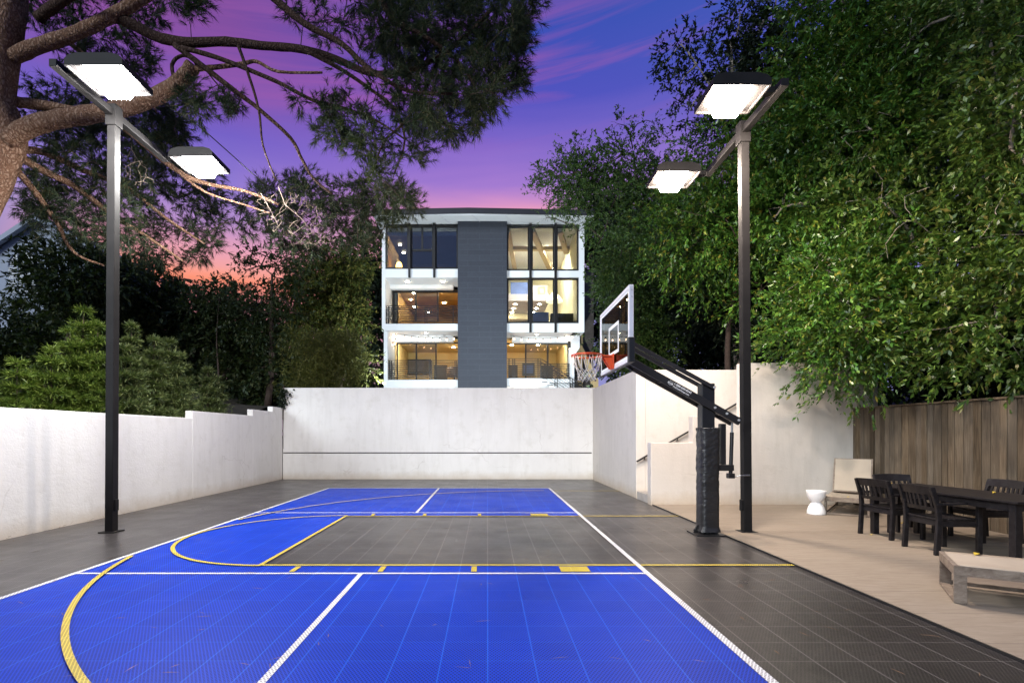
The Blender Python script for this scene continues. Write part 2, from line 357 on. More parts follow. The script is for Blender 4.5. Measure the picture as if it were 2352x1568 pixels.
rc(mb, -1.385, -1.335, YB, 5.50, Z); rc(mb, -1.385, -1.335, 9.85, YF, Z)
tag(mb.build('court_white_lines', M['wline']), kind='structure')
mb = MB(); Z = .012
rc(mb, FT, XR, KN, KN+w, Z); rc(mb, FT, XR, KF-w, KF, Z); rc(mb, FT-w, FT, KN, KF, Z)
rc(mb, XR+.06, WR-.03, KN, KN+w, Z); rc(mb, XR+.06, WR-.03, KF-w, KF, Z); rc(mb, XR+.06, WR-.03, 13.6, 13.65, Z)
for (x0, x1) in ((.80, 1.12), (-.18, -.12), (-1.2, -1.14), (-2.16, -2.1)):
    rc(mb, x0, x1, 5.58, 5.80, Z); rc(mb, x0, x1, 9.47, 9.66, Z)
arc(mb, FT, 7.635, 1.80, w, math.pi/2, 3*math.pi/2, Z+.004)
a1 = math.acos((XL+.06-1.5)/6.0)
arc(mb, 1.5, 7.62, 6.0, w, math.pi/2, a1, Z+.008); arc(mb, 1.5, 7.62, 6.0, w, -a1, -math.pi*.62, Z+.008)
tag(mb.build('court_yellow_lines', M['yline']), kind='structure')
mb = MB(); mb.box(WR, 8.2, -4, 10.92, -.05, .012); tag(mb.build('patio', M['patio']), kind='structure')
mb = MB(); mb.box(WR-.02, WR, -4, 10.92, -.05, .02); tag(mb.build('court_edge_strip', M['black']), kind='structure')
# hillside behind and beside the walls
def hz(x, y):
    h = .45
    if y > 17.5: h = 2.75+min(1.0, (y-17.5)/9)*.9+max(0, y-36)*.05
    if x < -7.1 or x > 8: 
        k = min(1, max(0, (y-8)/14)); h = .35+k*2.6+max(0, y-30)*.05
        k2 = min(1, (abs(x)-7.1)/6); h *= (.85+.3*k2)
    if 3.8 < x <= 8 and 12.4 < y <= 17.5: h = 2.6
    return h+.12*math.sin(x*1.7+y)+.08*math.sin(y*2.1-x)
def patch(mb, xs, ys):
    nx, ny = len(xs), len(ys); vs = [(x, y, hz(x, y)) for y in ys for x in xs]
    mb.add(vs, [(j*nx+i, j*nx+i+1, (j+1)*nx+i+1, (j+1)*nx+i) for j in range(ny-1) for i in range(nx-1)])
fr = lambda a, b, n: [a+(b-a)*i/n for i in range(n+1)]
mb = MB(); patch(mb, fr(-60, -7.2, 30), fr(-5, 17.55, 16)); patch(mb, fr(-60, 60, 70), fr(17.6, 110, 50)); patch(mb, fr(8.05, 60, 26), fr(-5, 17.55, 16)); patch(mb, fr(3.85, 8.0, 5), fr(12.55, 17.55, 6))
tag(mb.build('hillside', M['soil'], smooth=True), kind='structure')
mb = MB(); mb.box(-6.5, 8, 17.54, 27.2, 2.6, 3.0); tag(mb.build('bounce_terrace', M['bounce_pave']), kind='structure')  # unseen pale slab, added to bounce light onto the roof underside
# ------------------------------------------------------------------ walls
mb = MB(); mb.box(WL, WR+.25, WB, WB+.22, -.05, 3.075)
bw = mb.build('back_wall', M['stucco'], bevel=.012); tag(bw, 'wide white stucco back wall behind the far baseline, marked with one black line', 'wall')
lm = MB(); lm.box(WL+.02, WR-.02, WB-.006, WB+.02, .87, .905); lm.build('net_height_line', M['black'], bw)
mb = MB()
steps = [(-4, 12.0, 1.885), (12.0, 15.1, 2.055), (15.1, 16.5, 2.24), (16.5, 17.28, 2.40)]
for i, (y0, y1, z) in enumerate(steps): mb.box(WL-.17, WL, y0, y1, -.05, z)
tag(mb.build('garden_wall', M['stucco'], bevel=.012), 'long white stucco garden wall with a stepped top, left of the court', 'wall')
mb = MB(); mb.box(WR+.02, WR+.25, 12.25, 17.29, -.05, 3.04); mb.box(WR+.25, 8.4, 12.252, 12.5, -.05, 3.042)
tag(mb.build('retaining_wall', M['stucco_warm'], bevel=.012), 'tall L-shaped white wall behind the stairs, meeting the back wall', 'wall')
mb = MB(); mb.prism([(3.47, -.05), (8.3, -.05), (8.3, 3.02), (5.40, 3.02), (5.40, 1.893), (4.36, 1.893), (4.36, 1.328), (3.47, 1.328)], 'y', 10.92, 11.16)
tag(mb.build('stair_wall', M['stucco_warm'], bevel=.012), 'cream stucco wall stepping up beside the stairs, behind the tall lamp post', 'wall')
mb = MB()
for i in range(15): mb.box(3.56+i*.28, 8.3, 11.17, 12.24, (-.05 if i == 0 else .155*i), .155*(i+1))
tag(mb.build('stairway', M['concrete']), 'concrete stairs climbing between the two cream stucco walls', 'stairs')
hr = thing('handrail', 'thin dark handrail fixed along the white wall above the stairs', 'handrail', (3.55, 12.2, 0))
mb = MB(); mb.bar((3.53, 12.17, .86), (5.95, 12.17, 2.26), .035, .035); mb.build('rail', M['black'], hr)
for x in (3.72, 4.5, 5.3):
    mb = MB(); z = .86+(x-3.53)*.5785; mb.box(x-.012, x+.012, 12.17, 12.25, z-.07, z-.05); mb.box(x-.012, x+.012, 12.16, 12.18, z-.07, z); mb.build('bracket', M['black'], hr)
fe = thing('wooden_fence', 'weathered brown board fence along the right edge of the patio', 'fence', (7.8, 4, 0))
mb = MB(); y = -4.0; k = 0
while y < 10.9:
    wd = random.choice((.12, .142, .142, .165)); mb.box(7.76+random.uniform(-.004, .006), 7.80, y+.005, min(y+wd-.005, 10.91), .01, 2.03); y += wd
mb.build('boards', M['fence'], fe)
mb = MB(); mb.box(7.73, 7.86, -4, 10.91, 2.034, 2.065); mb.build('cap_rail', M['fence'], fe)
# creeper in the corner of the walls
def leafarr(Pos, D, U, L, W, fold=.25):
    Pos, D, U = map(lambda a: np.asarray(a, float), (Pos, D, U)); L = np.asarray(L)[:, None]; W = np.asarray(W)[:, None]
    D = D/np.linalg.norm(D, axis=1, keepdims=True); S = np.cross(D, U); S /= (np.linalg.norm(S, axis=1, keepdims=True)+1e-9); Nn = np.cross(S, D)
    mid = Pos+D*L*.45
    return np.stack([Pos, mid+S*W*.5+Nn*W*fold, Pos+D*L, mid-S*W*.5+Nn*W*fold], 1).reshape(-1, 3)
def rdir(n):
    v = RNG.normal(size=(n, 3)); return v/np.linalg.norm(v, axis=1, keepdims=True)
vn = thing('ivy', 'dark ivy growing over the left end of the back wall', 'plant', (-6.95, 17.2, 2.3))
pts = []
for (x, y, rx, ry, n) in ((645, 885, 5, 6, 30), (650, 905, 8, 10, 90), (655, 897, 6, 4, 30), (648, 928, 8, 8, 60), (652, 915, 4, 14, 60), (668, 903, 6, 4, 14), (659, 925, 3, 6, 12)):
    for i in range(n): pts.append(P(x+random.gauss(0, rx*.6), y+random.gauss(0, ry*.6), random.uniform(17.12, 17.28)))
pts = np.array(pts); n = len(pts)
fast('leaves', leafarr(pts, rdir(n)+np.array([0, -.6, -.3]), rdir(n), RNG.uniform(.05, .1, n), RNG.uniform(.04, .08, n)), 4, M['darkleaf'], vn)
mb = MB(); mb.tube([P(652, 885, 17.22), P(649, 910, 17.25), P(651, 938, 17.25), P(650, 990, 17.27), P(651, 1030, 17.27)], [.02, .018, .014, .008, .004], 6); mb.build('stem', M['twig'], vn)
# ------------------------------------------------------------------ light poles
def lamp_post(label, X, Y, side, ztop, lens, lean):
    rt = thing('light_pole', label, 'light pole', (X, Y, 0), 0, 'court floodlight poles')
    a = .061
    mb = MB(); vs = []
    for (z, s) in ((0, 0), (ztop+.06, lean)):
        for (i, j) in ((-1, -1), (1, -1), (1, 1), (-1, 1)): vs.append((X+i*a+s, Y+j*a, z))
    mb.add(vs, [(3, 2, 1, 0), (4, 5, 6, 7), (0, 1, 5, 4), (1, 2, 6, 5), (2, 3, 7, 6), (3, 0, 4, 7)]); mb.build('pole', M['metal'], rt, bevel=.006)
    mb = MB(); mb.box(X-a-.02+lean, X+a+.02+lean, Y-a-.02, Y+a+.02, ztop-.24, ztop+.08); mb.build('sleeve', M['metal'], rt, bevel=.006)
    ax = X+lean
    mb = MB(); mb.box(ax-.05, ax+.05, Y-1.12, Y-a-.02, ztop-.10, ztop); mb.box(ax-.05, ax+.05, Y+a+.02, Y+1.28, ztop-.10, ztop); mb.build('arm', M['metal'], rt, bevel=.004)
    mb = MB(); xx = X-side*a if side < 0 else X-a
    sx = -1 if side < 0 else 1
    bx = X+(a if side > 0 else -a)
    mb.box(bx-(.0 if side > 0 else .035), bx+(.035 if side > 0 else .0), Y-.04, Y+.03, .33, .50); mb.build('access_box', M['metal'], rt, bevel=.004)
    mb = MB(); mb.box(X-.12, X+.12, Y-.12, Y+.12, .0, .016); mb.build('base_plate', M['metal'], rt)
    for yc in (Y-.92, Y+1.27):
        x0 = ax+side*.24; x1 = ax+side*1.0; lo, hi = min(x0, x1), max(x0, x1)
        y0, y1 = yc-.31, yc+.31; zb = ztop-.13
        mb = MB()       # shoebox housing, open below, rounded shoulders
        prof = [(lo, zb), (lo+.0, zb+.05), (lo+.05, zb+.10), (lo+.16, zb+.13), (hi-.16, zb+.13), (hi-.05, zb+.10), (hi, zb+.05), (hi, zb)]
        mb.prism(prof, 'y', y0, y1); mb.box(lo, hi, y0, y0+.02, zb-.035, zb); mb.box(lo, hi, y1-.02, y1, zb-.035, zb); mb.box(lo, lo+.02, y0+.02, y1-.02, zb-.035, zb); mb.box(hi-.02, hi, y0+.02, y1-.02, zb-.035, zb)
        h = mb.build('lamp_head', M['metal'], rt)
        mb = MB(); xc = ax+side*.63; hx, hy = .20, .235        # drop lens
        vs = [(xc-hx, yc-hy, zb-.005), (xc+hx, yc-hy, zb-.005), (xc+hx, yc+hy, zb-.005), (xc-hx, yc+hy, zb-.005), (xc-hx*.74, yc-hy*.74, zb-.17), (xc+hx*.74, yc-hy*.74, zb-.17), (xc+hx*.74, yc+hy*.74, zb-.17), (xc-hx*.74, yc+hy*.74, zb-.17)]
        mb.add(vs, [(7, 6, 5, 4), (0, 1, 5, 4)[::1], (1, 2, 6, 5), (2, 3, 7, 6), (3, 0, 4, 7)]); mb.build('lens', lens, h)
        mb = MB(); s0, s1 = sorted((ax+side*.05, x0)); mb.box(s0, s1, yc-.05, yc+.05, ztop-.09, ztop-.01); mb.build('bracket', M['metal'], rt)
lamp_post('tall dark floodlight pole standing beside the left garden wall', -5.80, 7.92, 1, 6.47, M['lens_l'], .04)
lamp_post('tall dark floodlight pole standing beside the basketball hoop', 3.98, 7.90, -1, 6.20, M['lens_r'], -.05)
# ------------------------------------------------------------------ basketball hoop
HY = 7.75
hp = thing('basketball_hoop', 'black adjustable basketball hoop with a glass backboard at the court edge', 'basketball hoop', (3.29, HY, 0))
mb = MB(); mb.box(3.195, 3.385, HY-.10, HY+.08, 0, 2.26); mb.build('post', M['black'], hp, bevel=.008)
mb = MB(); mb.box(3.08, 3.52, HY-.2, HY+.2, .0, .02)
for (dx, dy) in ((-1, 0), (1, 0), (0, -1), (0, 1), (-.6, -1), (.6, -1), (-.6, 1), (.6, 1)):
    c = Vector((3.29, HY, 0)); d = Vector((dx, dy, 0)); a = c+d*.12; b = c+d*.19
    mb.add([a+Vector((0, 0, .02)), b+Vector((0, 0, .02)), a+Vector((0, 0, .14)), a+Vector((.012, .012, .02)), b+Vector((.012, .012, .02)), a+Vector((.012, .012, .14))], [(0, 1, 2), (5, 4, 3), (0, 3, 4, 1), (1, 4, 5, 2), (2, 5, 3, 0)])
mb.build('base_plate', M['black'], hp)
mb = MB(); nz = 110; na = 48; vs = []                       # wrinkled pad round the post
for i in range(nz+1):
    z = .055+(1.60-.055)*i/nz; fl = max(0, .12-z)*.35
    for j in range(na):
        a = 2*math.pi*j/na; hx, hy = .135+fl, .145+fl; e = 5
        cx, sy = math.cos(a), math.sin(a); q = (abs(cx)**e+abs(sy)**e)**(-1/e)
        q1 = noise.noise(Vector((cx*.9+z*.8, sy*.9, z*13+cx*2.5))); q2 = noise.noise(Vector((cx*2, sy*2+5, z*26-cx*3))); wr = (.020*q1+.010*q2)*(.3+.7*min(1, max(0, (z-.45)/.5)))
        if z > 1.55: wr += .012*math.sin(j*1.7)
        vs.append((3.315+cx*q*hx*(1+wr*3), HY+sy*q*hy*(1+wr*3)-.005, z))
mb.add(vs, [(i*na+j, i*na+(j+1) % na, (i+1)*na+(j+1) % na, (i+1)*na+j) for i in range(nz) for j in range(na)]+[tuple(nz*na+j for j in range(na))])
mb.build('post_pad', M['vinyl'], hp, smooth=True)
SL = .558
def zl(x): return 1.698+SL*(3.713-x)
def zu(x): return 2.194+.545*(3.35-x)
for yy in (HY-.13, HY+.13):
    mb = MB(); mb.bar((3.74, yy, zl(3.74)), (1.99, yy, zl(1.99)), .05, .105); mb.build('lower_arm', M['black'], hp, bevel=.004)
    mb = MB(); mb.bar((3.37, yy, zu(3.37)), (1.99, yy, zu(1.99)), .045, .055); mb.build('upper_arm', M['black'], hp, bevel=.003)
for x in (2.2, 2.62, 3.02, 3.48):
    mb = MB(); mb.box(x-.03, x+.03, HY-.104, HY+.104, zl(x)-.03, zl(x)+.0); mb.build('cross_brace', M['black'], hp)
for (x, z) in ((3.35, zu(3.35)), (3.36, zl(3.36)+.0), (3.535, zl(3.535)+.01), (3.71, zl(3.71)+.01)):
    mb = MB(); mb.tube([(x, HY-.172, z), (x, HY+.165, z)], .017, 12); mb.build('pivot_bolt', M['bolt'], hp)
# lift mechanism
lf = MB(); lf.box(3.50, 3.575, HY-.05, HY+.05, 1.05, 1.66); lf = lf.build('lift_spring_housing', M['black'], hp, bevel=.004)
mb = MB(); mb.box(3.40, 3.69, HY-.06, HY+.06, .955, 1.045); mb.build('lift_bracket', M['black'], hp, bevel=.003)
ac = MB(); ac.tube([(3.665, HY, .90), (3.685, HY, 1.53)], .028, 14); ac.box(3.62, 3.71, HY-.045, HY+.045, .84, .915)
ac = ac.build('lift_actuator', M['black'], hp)
mb = MB(); mb.tube([(3.684, HY, 1.5), (3.69, HY, 1.70)], .016, 12); mb.build('rod', M['steel'], ac)
mb = MB(); mb.tube([(3.70, HY, .855), (3.75, HY, .865), (3.81, HY-.02, .885), (3.85, HY-.03, .885)], .007, 8); mb.tube([(3.85, HY-.03, .885), (3.94, HY-.03, .888)], .012, 10); mb.build('crank_handle', M['steel'], ac)
# backboard
BX0, BX1, B0, B1, BZ0, BZ1 = 1.89, 1.95, HY-.89, HY+.89, 2.475, 3.50
bb = MB(); t = .05
bb.box(BX0, BX1, B0, B0+t, BZ0+t, BZ1-t); bb.box(BX0, BX1, B1-t, B1, BZ0+t, BZ1-t); bb.box(BX0, BX1, B0, B1, BZ0, BZ0+t); bb.box(BX0, BX1, B0, B1, BZ1-t, BZ1)
bb = bb.build('backboard', M['alu'], hp, bevel=.004)
mb = MB(); mb.box(BX0+.012, BX0+.024, B0+t, B1-t, BZ0+t, BZ1-t); mb.build('glass', M['board_glass'], bb)
mb = MB(); xq = BX0+.008
def frame_yz(mb, x0, x1, y0, y1, z0, z1, w): 
    mb.box(x0, x1, y0, y1, z0, z0+w); mb.box(x0, x1, y0, y1, z1-w, z1); mb.box(x0, x1, y0, y0+w, z0+w, z1-w); mb.box(x0, x1, y1-w, y1, z0+w, z1-w)
frame_yz(mb, xq, xq+.003, HY-.305, HY+.305, 2.70, 3.155, .05); mb.build('target_square', M['white_paint'], bb)
mb = MB(); frame_yz(mb, xq, xq+.003, B0+t, B1-t, BZ0+t, BZ1-t, .035); mb.build('border', M['white_paint'], bb)
mb = MB(); mb.box(BX0-.012, BX1+.014, B0-.014, B0+t+.004, BZ0-.012, 2.80); mb.box(BX0-.012, BX1+.014, B1-t-.004, B1+.014, BZ0-.012, 2.80); mb.box(BX1-.02, BX1+.012, B0+t, B1-t, BZ0-.01, BZ0+.03); mb.build('edge_padding', M['black'], bb, bevel=.008)
mb = MB(); 
for yy in (HY-.14, HY+.14): mb.box(BX1+.002, BX1+.05, yy-.03, yy+.03, BZ0+.03, 3.05)
mb.box(BX1+.002, BX1+.05, HY-.4, HY+.4, 2.60, 2.66); mb.box(BX1+.002, BX1+.05, HY-.4, HY+.4, 2.96, 3.02); mb.build('back_mount', M['black'], bb)
for z in (3.43, 3.34): mb = MB(); mb.tube([(BX0+.035, B0-.006, z), (BX0+.035, B0+.02, z)], .009, 8); mb.build('bolt', M['bolt'], bb)
# rim
RX, RZ, RR = 1.50, 2.69, .232
rim = MB(); rim.tube([(RX+RR*math.cos(a), HY+RR*math.sin(a), RZ) for a in [2*math.pi*i/64 for i in range(65)]], .0105, 10, cap=False)
rim.tube([(RX+(RR+.004)*math.cos(a), HY+(RR+.004)*math.sin(a), RZ-.022) for a in [2*math.pi*i/64 for i in range(65)]], .004, 6, cap=False)
rim = rim.build('rim', M['orange'], hp, smooth=True)
mb = MB(); mb.prism([(RX+RR-.02, HY-.10), (BX0-.001, HY-.07), (BX0-.001, HY+.07), (RX+RR-.02, HY+.10)], 'z', RZ-.028, RZ-.004)
mb.box(BX0-.02, BX0-.001, HY-.09, HY+.09, RZ-.21, RZ+.015)
mb.prism([(RX+RR+.0, RZ-.03), (BX0-.02, RZ-.03), (BX0-.02, RZ-.20), (BX0-.05, RZ-.20)], 'y', HY-.065, HY-.045); mb.prism([(RX+RR+.0, RZ-.03), (BX0-.02, RZ-.03), (BX0-.02, RZ-.20), (BX0-.05, RZ-.20)], 'y', HY+.045, HY+.065)
mb.box(BX0-.10, BX0-.02, HY-.045, HY+.045, RZ-.10, RZ-.03); mb.build('rim_bracket', M['orange'], rim, bevel=.003)
net = MB(); nl = 12
rows = [(.225, -.015), (.205, -.12), (.165, -.20), (.142, -.255), (.132, -.305), (.130, -.35), (.135, -.385)]
def npnt(k, half):
    r, z = rows[k]; a = 2*math.pi*(half)/(2*nl)+.1; s = 1+.04*math.sin(5*a+k)
    return Vector((RX+r*s*math.cos(a), HY+r*s*math.sin(a), RZ+z+.008*math.sin(3*a+2*k)))
for j in range(nl):
    for dirn in (1, -1):
        path = [npnt(0, 2*j)] if True else []
        hcur = 2*j
        path = [npnt(0, 2*j+dirn*.35), npnt(1, 2*j+dirn*.6)]
        h = 2*j+dirn
        for k in range(2, len(rows)):
            path.append(npnt(k, h)); h += dirn
        net.tube(path, .0056, 5)
    net.tube([npnt(0, 2*j+.35), Vector(npnt(0, 2*j))+Vector((0, 0, .018)), npnt(0, 2*j-.35)], .0056, 5)
net.build('net', M['cord'], rim, smooth=True)
# decal on the front lower arm: phone number, web address and emblem
def text_mesh(s, size, bold=0):
    cu = bpy.data.curves.new('decal_text', 'FONT'); cu.body = s; cu.size = size; cu.resolution_u = 3; cu.offset = bold; cu.extrude = .0004
    o = bpy.data.objects.new('decal_text', cu); COL.objects.link(o)
    dg = bpy.context.evaluated_depsgraph_get(); me = bpy.data.meshes.new_from_object(o.evaluated_get(dg)); bpy.data.objects.remove(o); bpy.data.curves.remove(cu); return me
ang = math.atan(SL); ex = Vector((math.cos(ang), 0, -math.sin(ang))); ey = Vector((math.sin(ang), 0, math.cos(ang)))
def decal(name, s, size, width, ox, oy, bold=0, shear=0):
    me = text_mesh(s, size, bold); xs = [v.co.x for v in me.vertices]; sc = width/(max(xs)-min(xs)); x0 = min(xs)
    org = Vector((2.68, HY-.13-.0275, zl(2.68)))
    for v in me.vertices:
        lx = (v.co.x-x0)*sc+v.co.y*shear+ox; ly = v.co.y+oy; v.co = org+ex*lx+ey*ly+Vector((0, -1, 0))*(v.co.z)
    return finish(me, name, M['decal'], hp, False, 0)
decal('decal_phone_number', '1-888-600-8545', .042, .285, .085, .004, .0008)
decal('decal_web_address', 'ProDunkHoops.com', .036, .27, .085, -.036, .0006)
decal('decal_emblem', 'PRO DUNK', .028, .085, -.015, -.014, .0014, .15)
mb = MB(); org = Vector((2.68, HY-.159, zl(2.68)))
for (r, a0, a1, cy) in ((.034, .5, 2.6, -.012), (.040, 3.7, 5.7, .008), (.03, 3.6, 5.8, .004)):
    mb.tube([org+ex*(.03+r*1.25*math.cos(a0+(a1-a0)*i/10))+ey*(cy+r*math.sin(a0+(a1-a0)*i/10)) for i in range(11)], .0012, 4)
for q in (-.02, 0, .02): mb.tube([org+ex*(.03+q)+ey*.024, org+ex*(.03+q*1.4)+ey*.036, org+ex*(.035+q)+ey*.024], .0012, 4)
mb.build('decal_emblem_outline', M['decal'], hp)
# ------------------------------------------------------------------ patio furniture
PZ = .014
mb = MB(); mb.lathe((6.14, 9.6, PZ), [(.0, 0), (.150, 0), (.155, .015), (.150, .06), (.132, .13), (.100, .19), (.078, .215), (.076, .222), (.085, .232), (.120, .27), (.148, .33), (.160, .40), (.165, .435), (.160, .442), (.150, .436), (.0, .43)], 40)
tag(mb.build('stool', M['plastic'], smooth=True), 'white plastic hourglass stool beside the beige lounger', 'stool')
def lounger(label, loc, rotz, back_deg, length):
    # local x: along the length from the foot end, local y: across
    rt = thing('sun_lounger', label, 'sun lounger', loc, rotz, 'teak sun loungers on the patio', local=True)
    W, H = .68, .33
    mb = MB()
    for y in (0, W-.035): mb.box(0, length, y, y+.035, H-.085, H)
    mb.box(0, .035, .035, W-.035, H-.085, H-.0); mb.box(length-.035, length, .035, W-.035, H-.085, H)
    mb.build('frame', M['graywood'], rt, bevel=.004)
    for x in (0, length-.09):
        for y in (-.002, W-.033):
            mb = MB(); mb.box(x, x+.09, y, y+.035, 0, H-.086); mb.build('leg', M['graywood'], rt, bevel=.004)
    mb = MB(); mb.box(.0, .075, .036, W-.036, .004, .03); mb.box(.09, length-.09, W-.03, W-.004, .02, .055); mb.build('lower_rail', M['graywood'], rt, bevel=.003)
    hinge = .98
    def sling(x0, x1, m=12):
        sb = MB(); vs = []; 
        for i in range(m+1):
            x = x0+(x1-x0)*i/m
            for j in range(9):
                u = j/8; sag = -.03*math.sin(math.pi*u)*(1-.25*math.cos(2*math.pi*i/m)); vs.append((x, .004+u*(W-.008), H+.004+sag*(1 if i in (0, m) else .8)))
        n = len(vs); vs2 = [(a, b, c-.004) for a, b, c in vs]
        fs = [(i*9+j, (i+1)*9+j, (i+1)*9+j+1, i*9+j+1) for i in range(m) for j in range(8)]
        sb.add(vs+vs2, fs+[tuple(n+q for q in f[::-1]) for f in fs]+[(i*9, n+i*9, n+(i+1)*9, (i+1)*9) for i in range(m)]+[((i+1)*9+8, n+(i+1)*9+8, n+i*9+8, i*9+8) for i in range(m)]); return sb
    sling(.04, hinge-.02).build('seat_sling', M['sling'], rt, smooth=True)
    a = R(back_deg); bl = .72 if back_deg > 5 else length-hinge-.04
    bd = Vector((math.cos(a), 0, math.sin(a))); bnv = Vector((-math.sin(a), 0, math.cos(a))); o = Vector((hinge, 0, H+.01))
    mb = MB()
    for y in (.02, W-.05): mb.bar(o+Vector((0, y+.015, 0)), o+bd*bl+Vector((0, y+.015, 0)), .03, .035, bnv)
    mb.bar(o+bd*(bl-.015)+Vector((0, .03, 0)), o+bd*(bl-.015)+Vector((0, W-.03, 0)), .03, .03, bnv); mb.bar(o+bd*.02+Vector((0, .03, 0)), o+bd*.02+Vector((0, W-.03, 0)), .03, .03, bnv)
    bk = mb.build('backrest', M['graywood'], rt, bevel=.004)
    mb = MB(); q = bnv*.02
    c = [o+bd*.03+Vector((0, .048, 0))+q, o+bd*.03+Vector((0, W-.048, 0))+q, o+bd*(bl-.02)+Vector((0, W-.048, 0))+q, o+bd*(bl-.02)+Vector((0, .048, 0))+q]
    mb.add(c+[p+bnv*.004 for p in c], [(3, 2, 1, 0), (4, 5, 6, 7), (0, 1, 5, 4), (1, 2, 6, 5), (2, 3, 7, 6), (3, 0, 4, 7)]); mb.build('back_sling', M['sling'], bk)
    if back_deg > 5:
        mb = MB(); mb.bar(o+bd*.45+Vector((0, .08, -.02)), Vector((hinge+.52, .08, H-.05)), .025, .025); mb.bar(o+bd*.45+Vector((0, W-.08, -.02)), Vector((hinge+.52, W-.08, H-.05)), .025, .025); mb.build('back_support', M['graywood'], rt)
    return rt
# lounger whose foot end runs from (6.30,9.60) to (6.82,9.17); body axis (.64,.77)
lounger('beige sling lounger with its back raised, in the corner by the fence', (6.82, 9.17, PZ), R(50), 66, 1.70)
lounger('beige sling lounger lying flat in front of the black table', (4.11, 4.53, PZ), R(-33), 0, 1.95)
def chair(label, x, y, face):
    rt = thing('armchair', label, 'chair', (x, y, PZ), face-math.pi/2, 'black wooden armchairs around the table', local=True)
    m = M['dkwood']; W, D = .56, .52      # front is +y
    for s in (-1, 1):
        mb = MB(); X = s*(W/2-.025)
        prof = [(-D/2-.04, 0), (-D/2+.02, 0), (-D/2+.045, .43), (-D/2+.03, .60), (-D/2-.06, .84), (-D/2-.10, .83), (-D/2-.025, .58), (-D/2-.015, .43)]
        mb.prism(prof, 'x', X-.02, X+.02); mb.build('leg', m, rt, bevel=.005)
        mb = MB(); mb.box(X-.022, X+.022, D/2-.055, D/2, 0, .625); mb.build('leg', m, rt, bevel=.005)
        mb = MB(); vs = []; 
        mb.prism([(-D/2-.03, .612), (D/2+.04, .626), (D/2+.045, .645), (D/2, .653), (-D/2-.03, .637)], 'x', X-.032, X+.032); mb.build('armrest', m, rt, bevel=.006)
    mb = MB(); mb.box(-W/2+.046, W/2-.046, -D/2+.02, -D/2+.045, .35, .42); mb.box(-W/2+.048, W/2-.048, D/2-.05, D/2-.025, .35, .42)
    for s in (-1, 1): mb.box(s*(W/2-.04), s*(W/2-.015), -D/2+.046, D/2-.056, .35, .42)
    mb.build('seat_frame', m, rt, bevel=.003)
    mb = MB(); nsl = 7; y0 = -D/2+.0; st = (D-.01)/nsl
    for i in range(nsl): mb.box(-W/2+.05, W/2-.05, y0+i*st+.004, y0+(i+1)*st-.006, .422+.006*abs(i-3)/3, .442+.008*abs(i-3)/3)
    mb.build('seat', m, rt, bevel=.004)
    # curved top rail, lower back rail and slats
    mb = MB(); n = 10; 
    def rail(z0, z1, yb0, yb1, th, bow, ext):
        vs = []
        for i in range(n+1):
            u = -1+2*i/n; xx = u*(W/2+ext); b = -bow*(1-u*u)
            for (yy, zz) in ((yb0+b, z0), (yb0+b+th, z0), (yb1+b+th, z1+.012*(1-u*u)), (yb1+b, z1+.012*(1-u*u))): vs.append((xx, yy, zz))
        fs = [(i*4+j, i*4+(j+1) % 4, (i+1)*4+(j+1) % 4, (i+1)*4+j) for i in range(n) for j in range(4)]+[(3, 2, 1, 0), tuple(n*4+j for j in range(4))]
        mb.add(vs, [f[::-1] for f in fs])
    rail(.735, .835, -D/2-.045, -D/2-.075, .03, .035, -.004); mb.build('top_rail', m, rt, bevel=.004)
    mb = MB(); rail(.535, .575, -D/2+.0, -D/2-.012, .025, .03, -.046)
    for i in range(6):
        u = -1+2*(i+.5)/6; xx = u*(W/2-.06); b = -.033*(1-u*u)
        mb.bar((xx, -D/2+.005+b, .57), (xx, -D/2-.032+b, .74), .034, .014, (0, 1, 0))
    mb.build('backrest', m, rt)
    return rt
chair('black armchair at the left corner of the table, in front of the lounger', 5.90, 7.50, R(8))
chair('nearest black armchair, its slatted back turned to the court, pushed to the table', 5.80, 6.56, R(-2))
chair('black armchair at the far head of the table with only its backrest showing', 6.52, 8.02, R(-96))
chair('black armchair on the fence side of the table, near the right edge', 7.02, 7.28, R(178))
tb = thing('dining_table', 'long black slatted wooden table surrounded by black armchairs on the patio', 'table', (6.2, 6.75, PZ), R(3), local=True)
mb = MB(); W, L = .86, 2.16
for i in range(8): x0 = -W/2+i*W/8; mb.box(x0+.004, x0+W/8-.004, -L/2+.09, L/2-.09, .715, .74)
for s in (-1, 1): mb.box(-W/2, W/2, s*(L/2-.088), s*L/2, .714, .741)
mb.build('tabletop', M['dkwood'], tb, bevel=.004)
mb = MB()
for s in (-1, 1): mb.box(s*(W/2-.09), s*(W/2-.065), -L/2+.1, L/2-.1, .62, .712); mb.box(-W/2+.09, W/2-.09, s*(L/2-.09), s*(L/2-.115), .62, .712)
mb.build('apron', M['dkwood'], tb)
for sx in (-1, 1):
    for sy in (-1, 1):
        mb = MB(); xx, yy = sx*(W/2-.09), sy*(L/2-.1); mb.box(xx-.04, xx+.04, yy-.04, yy+.04, 0, .712); mb.build('leg', M['dkwood'], tb, bevel=.006)
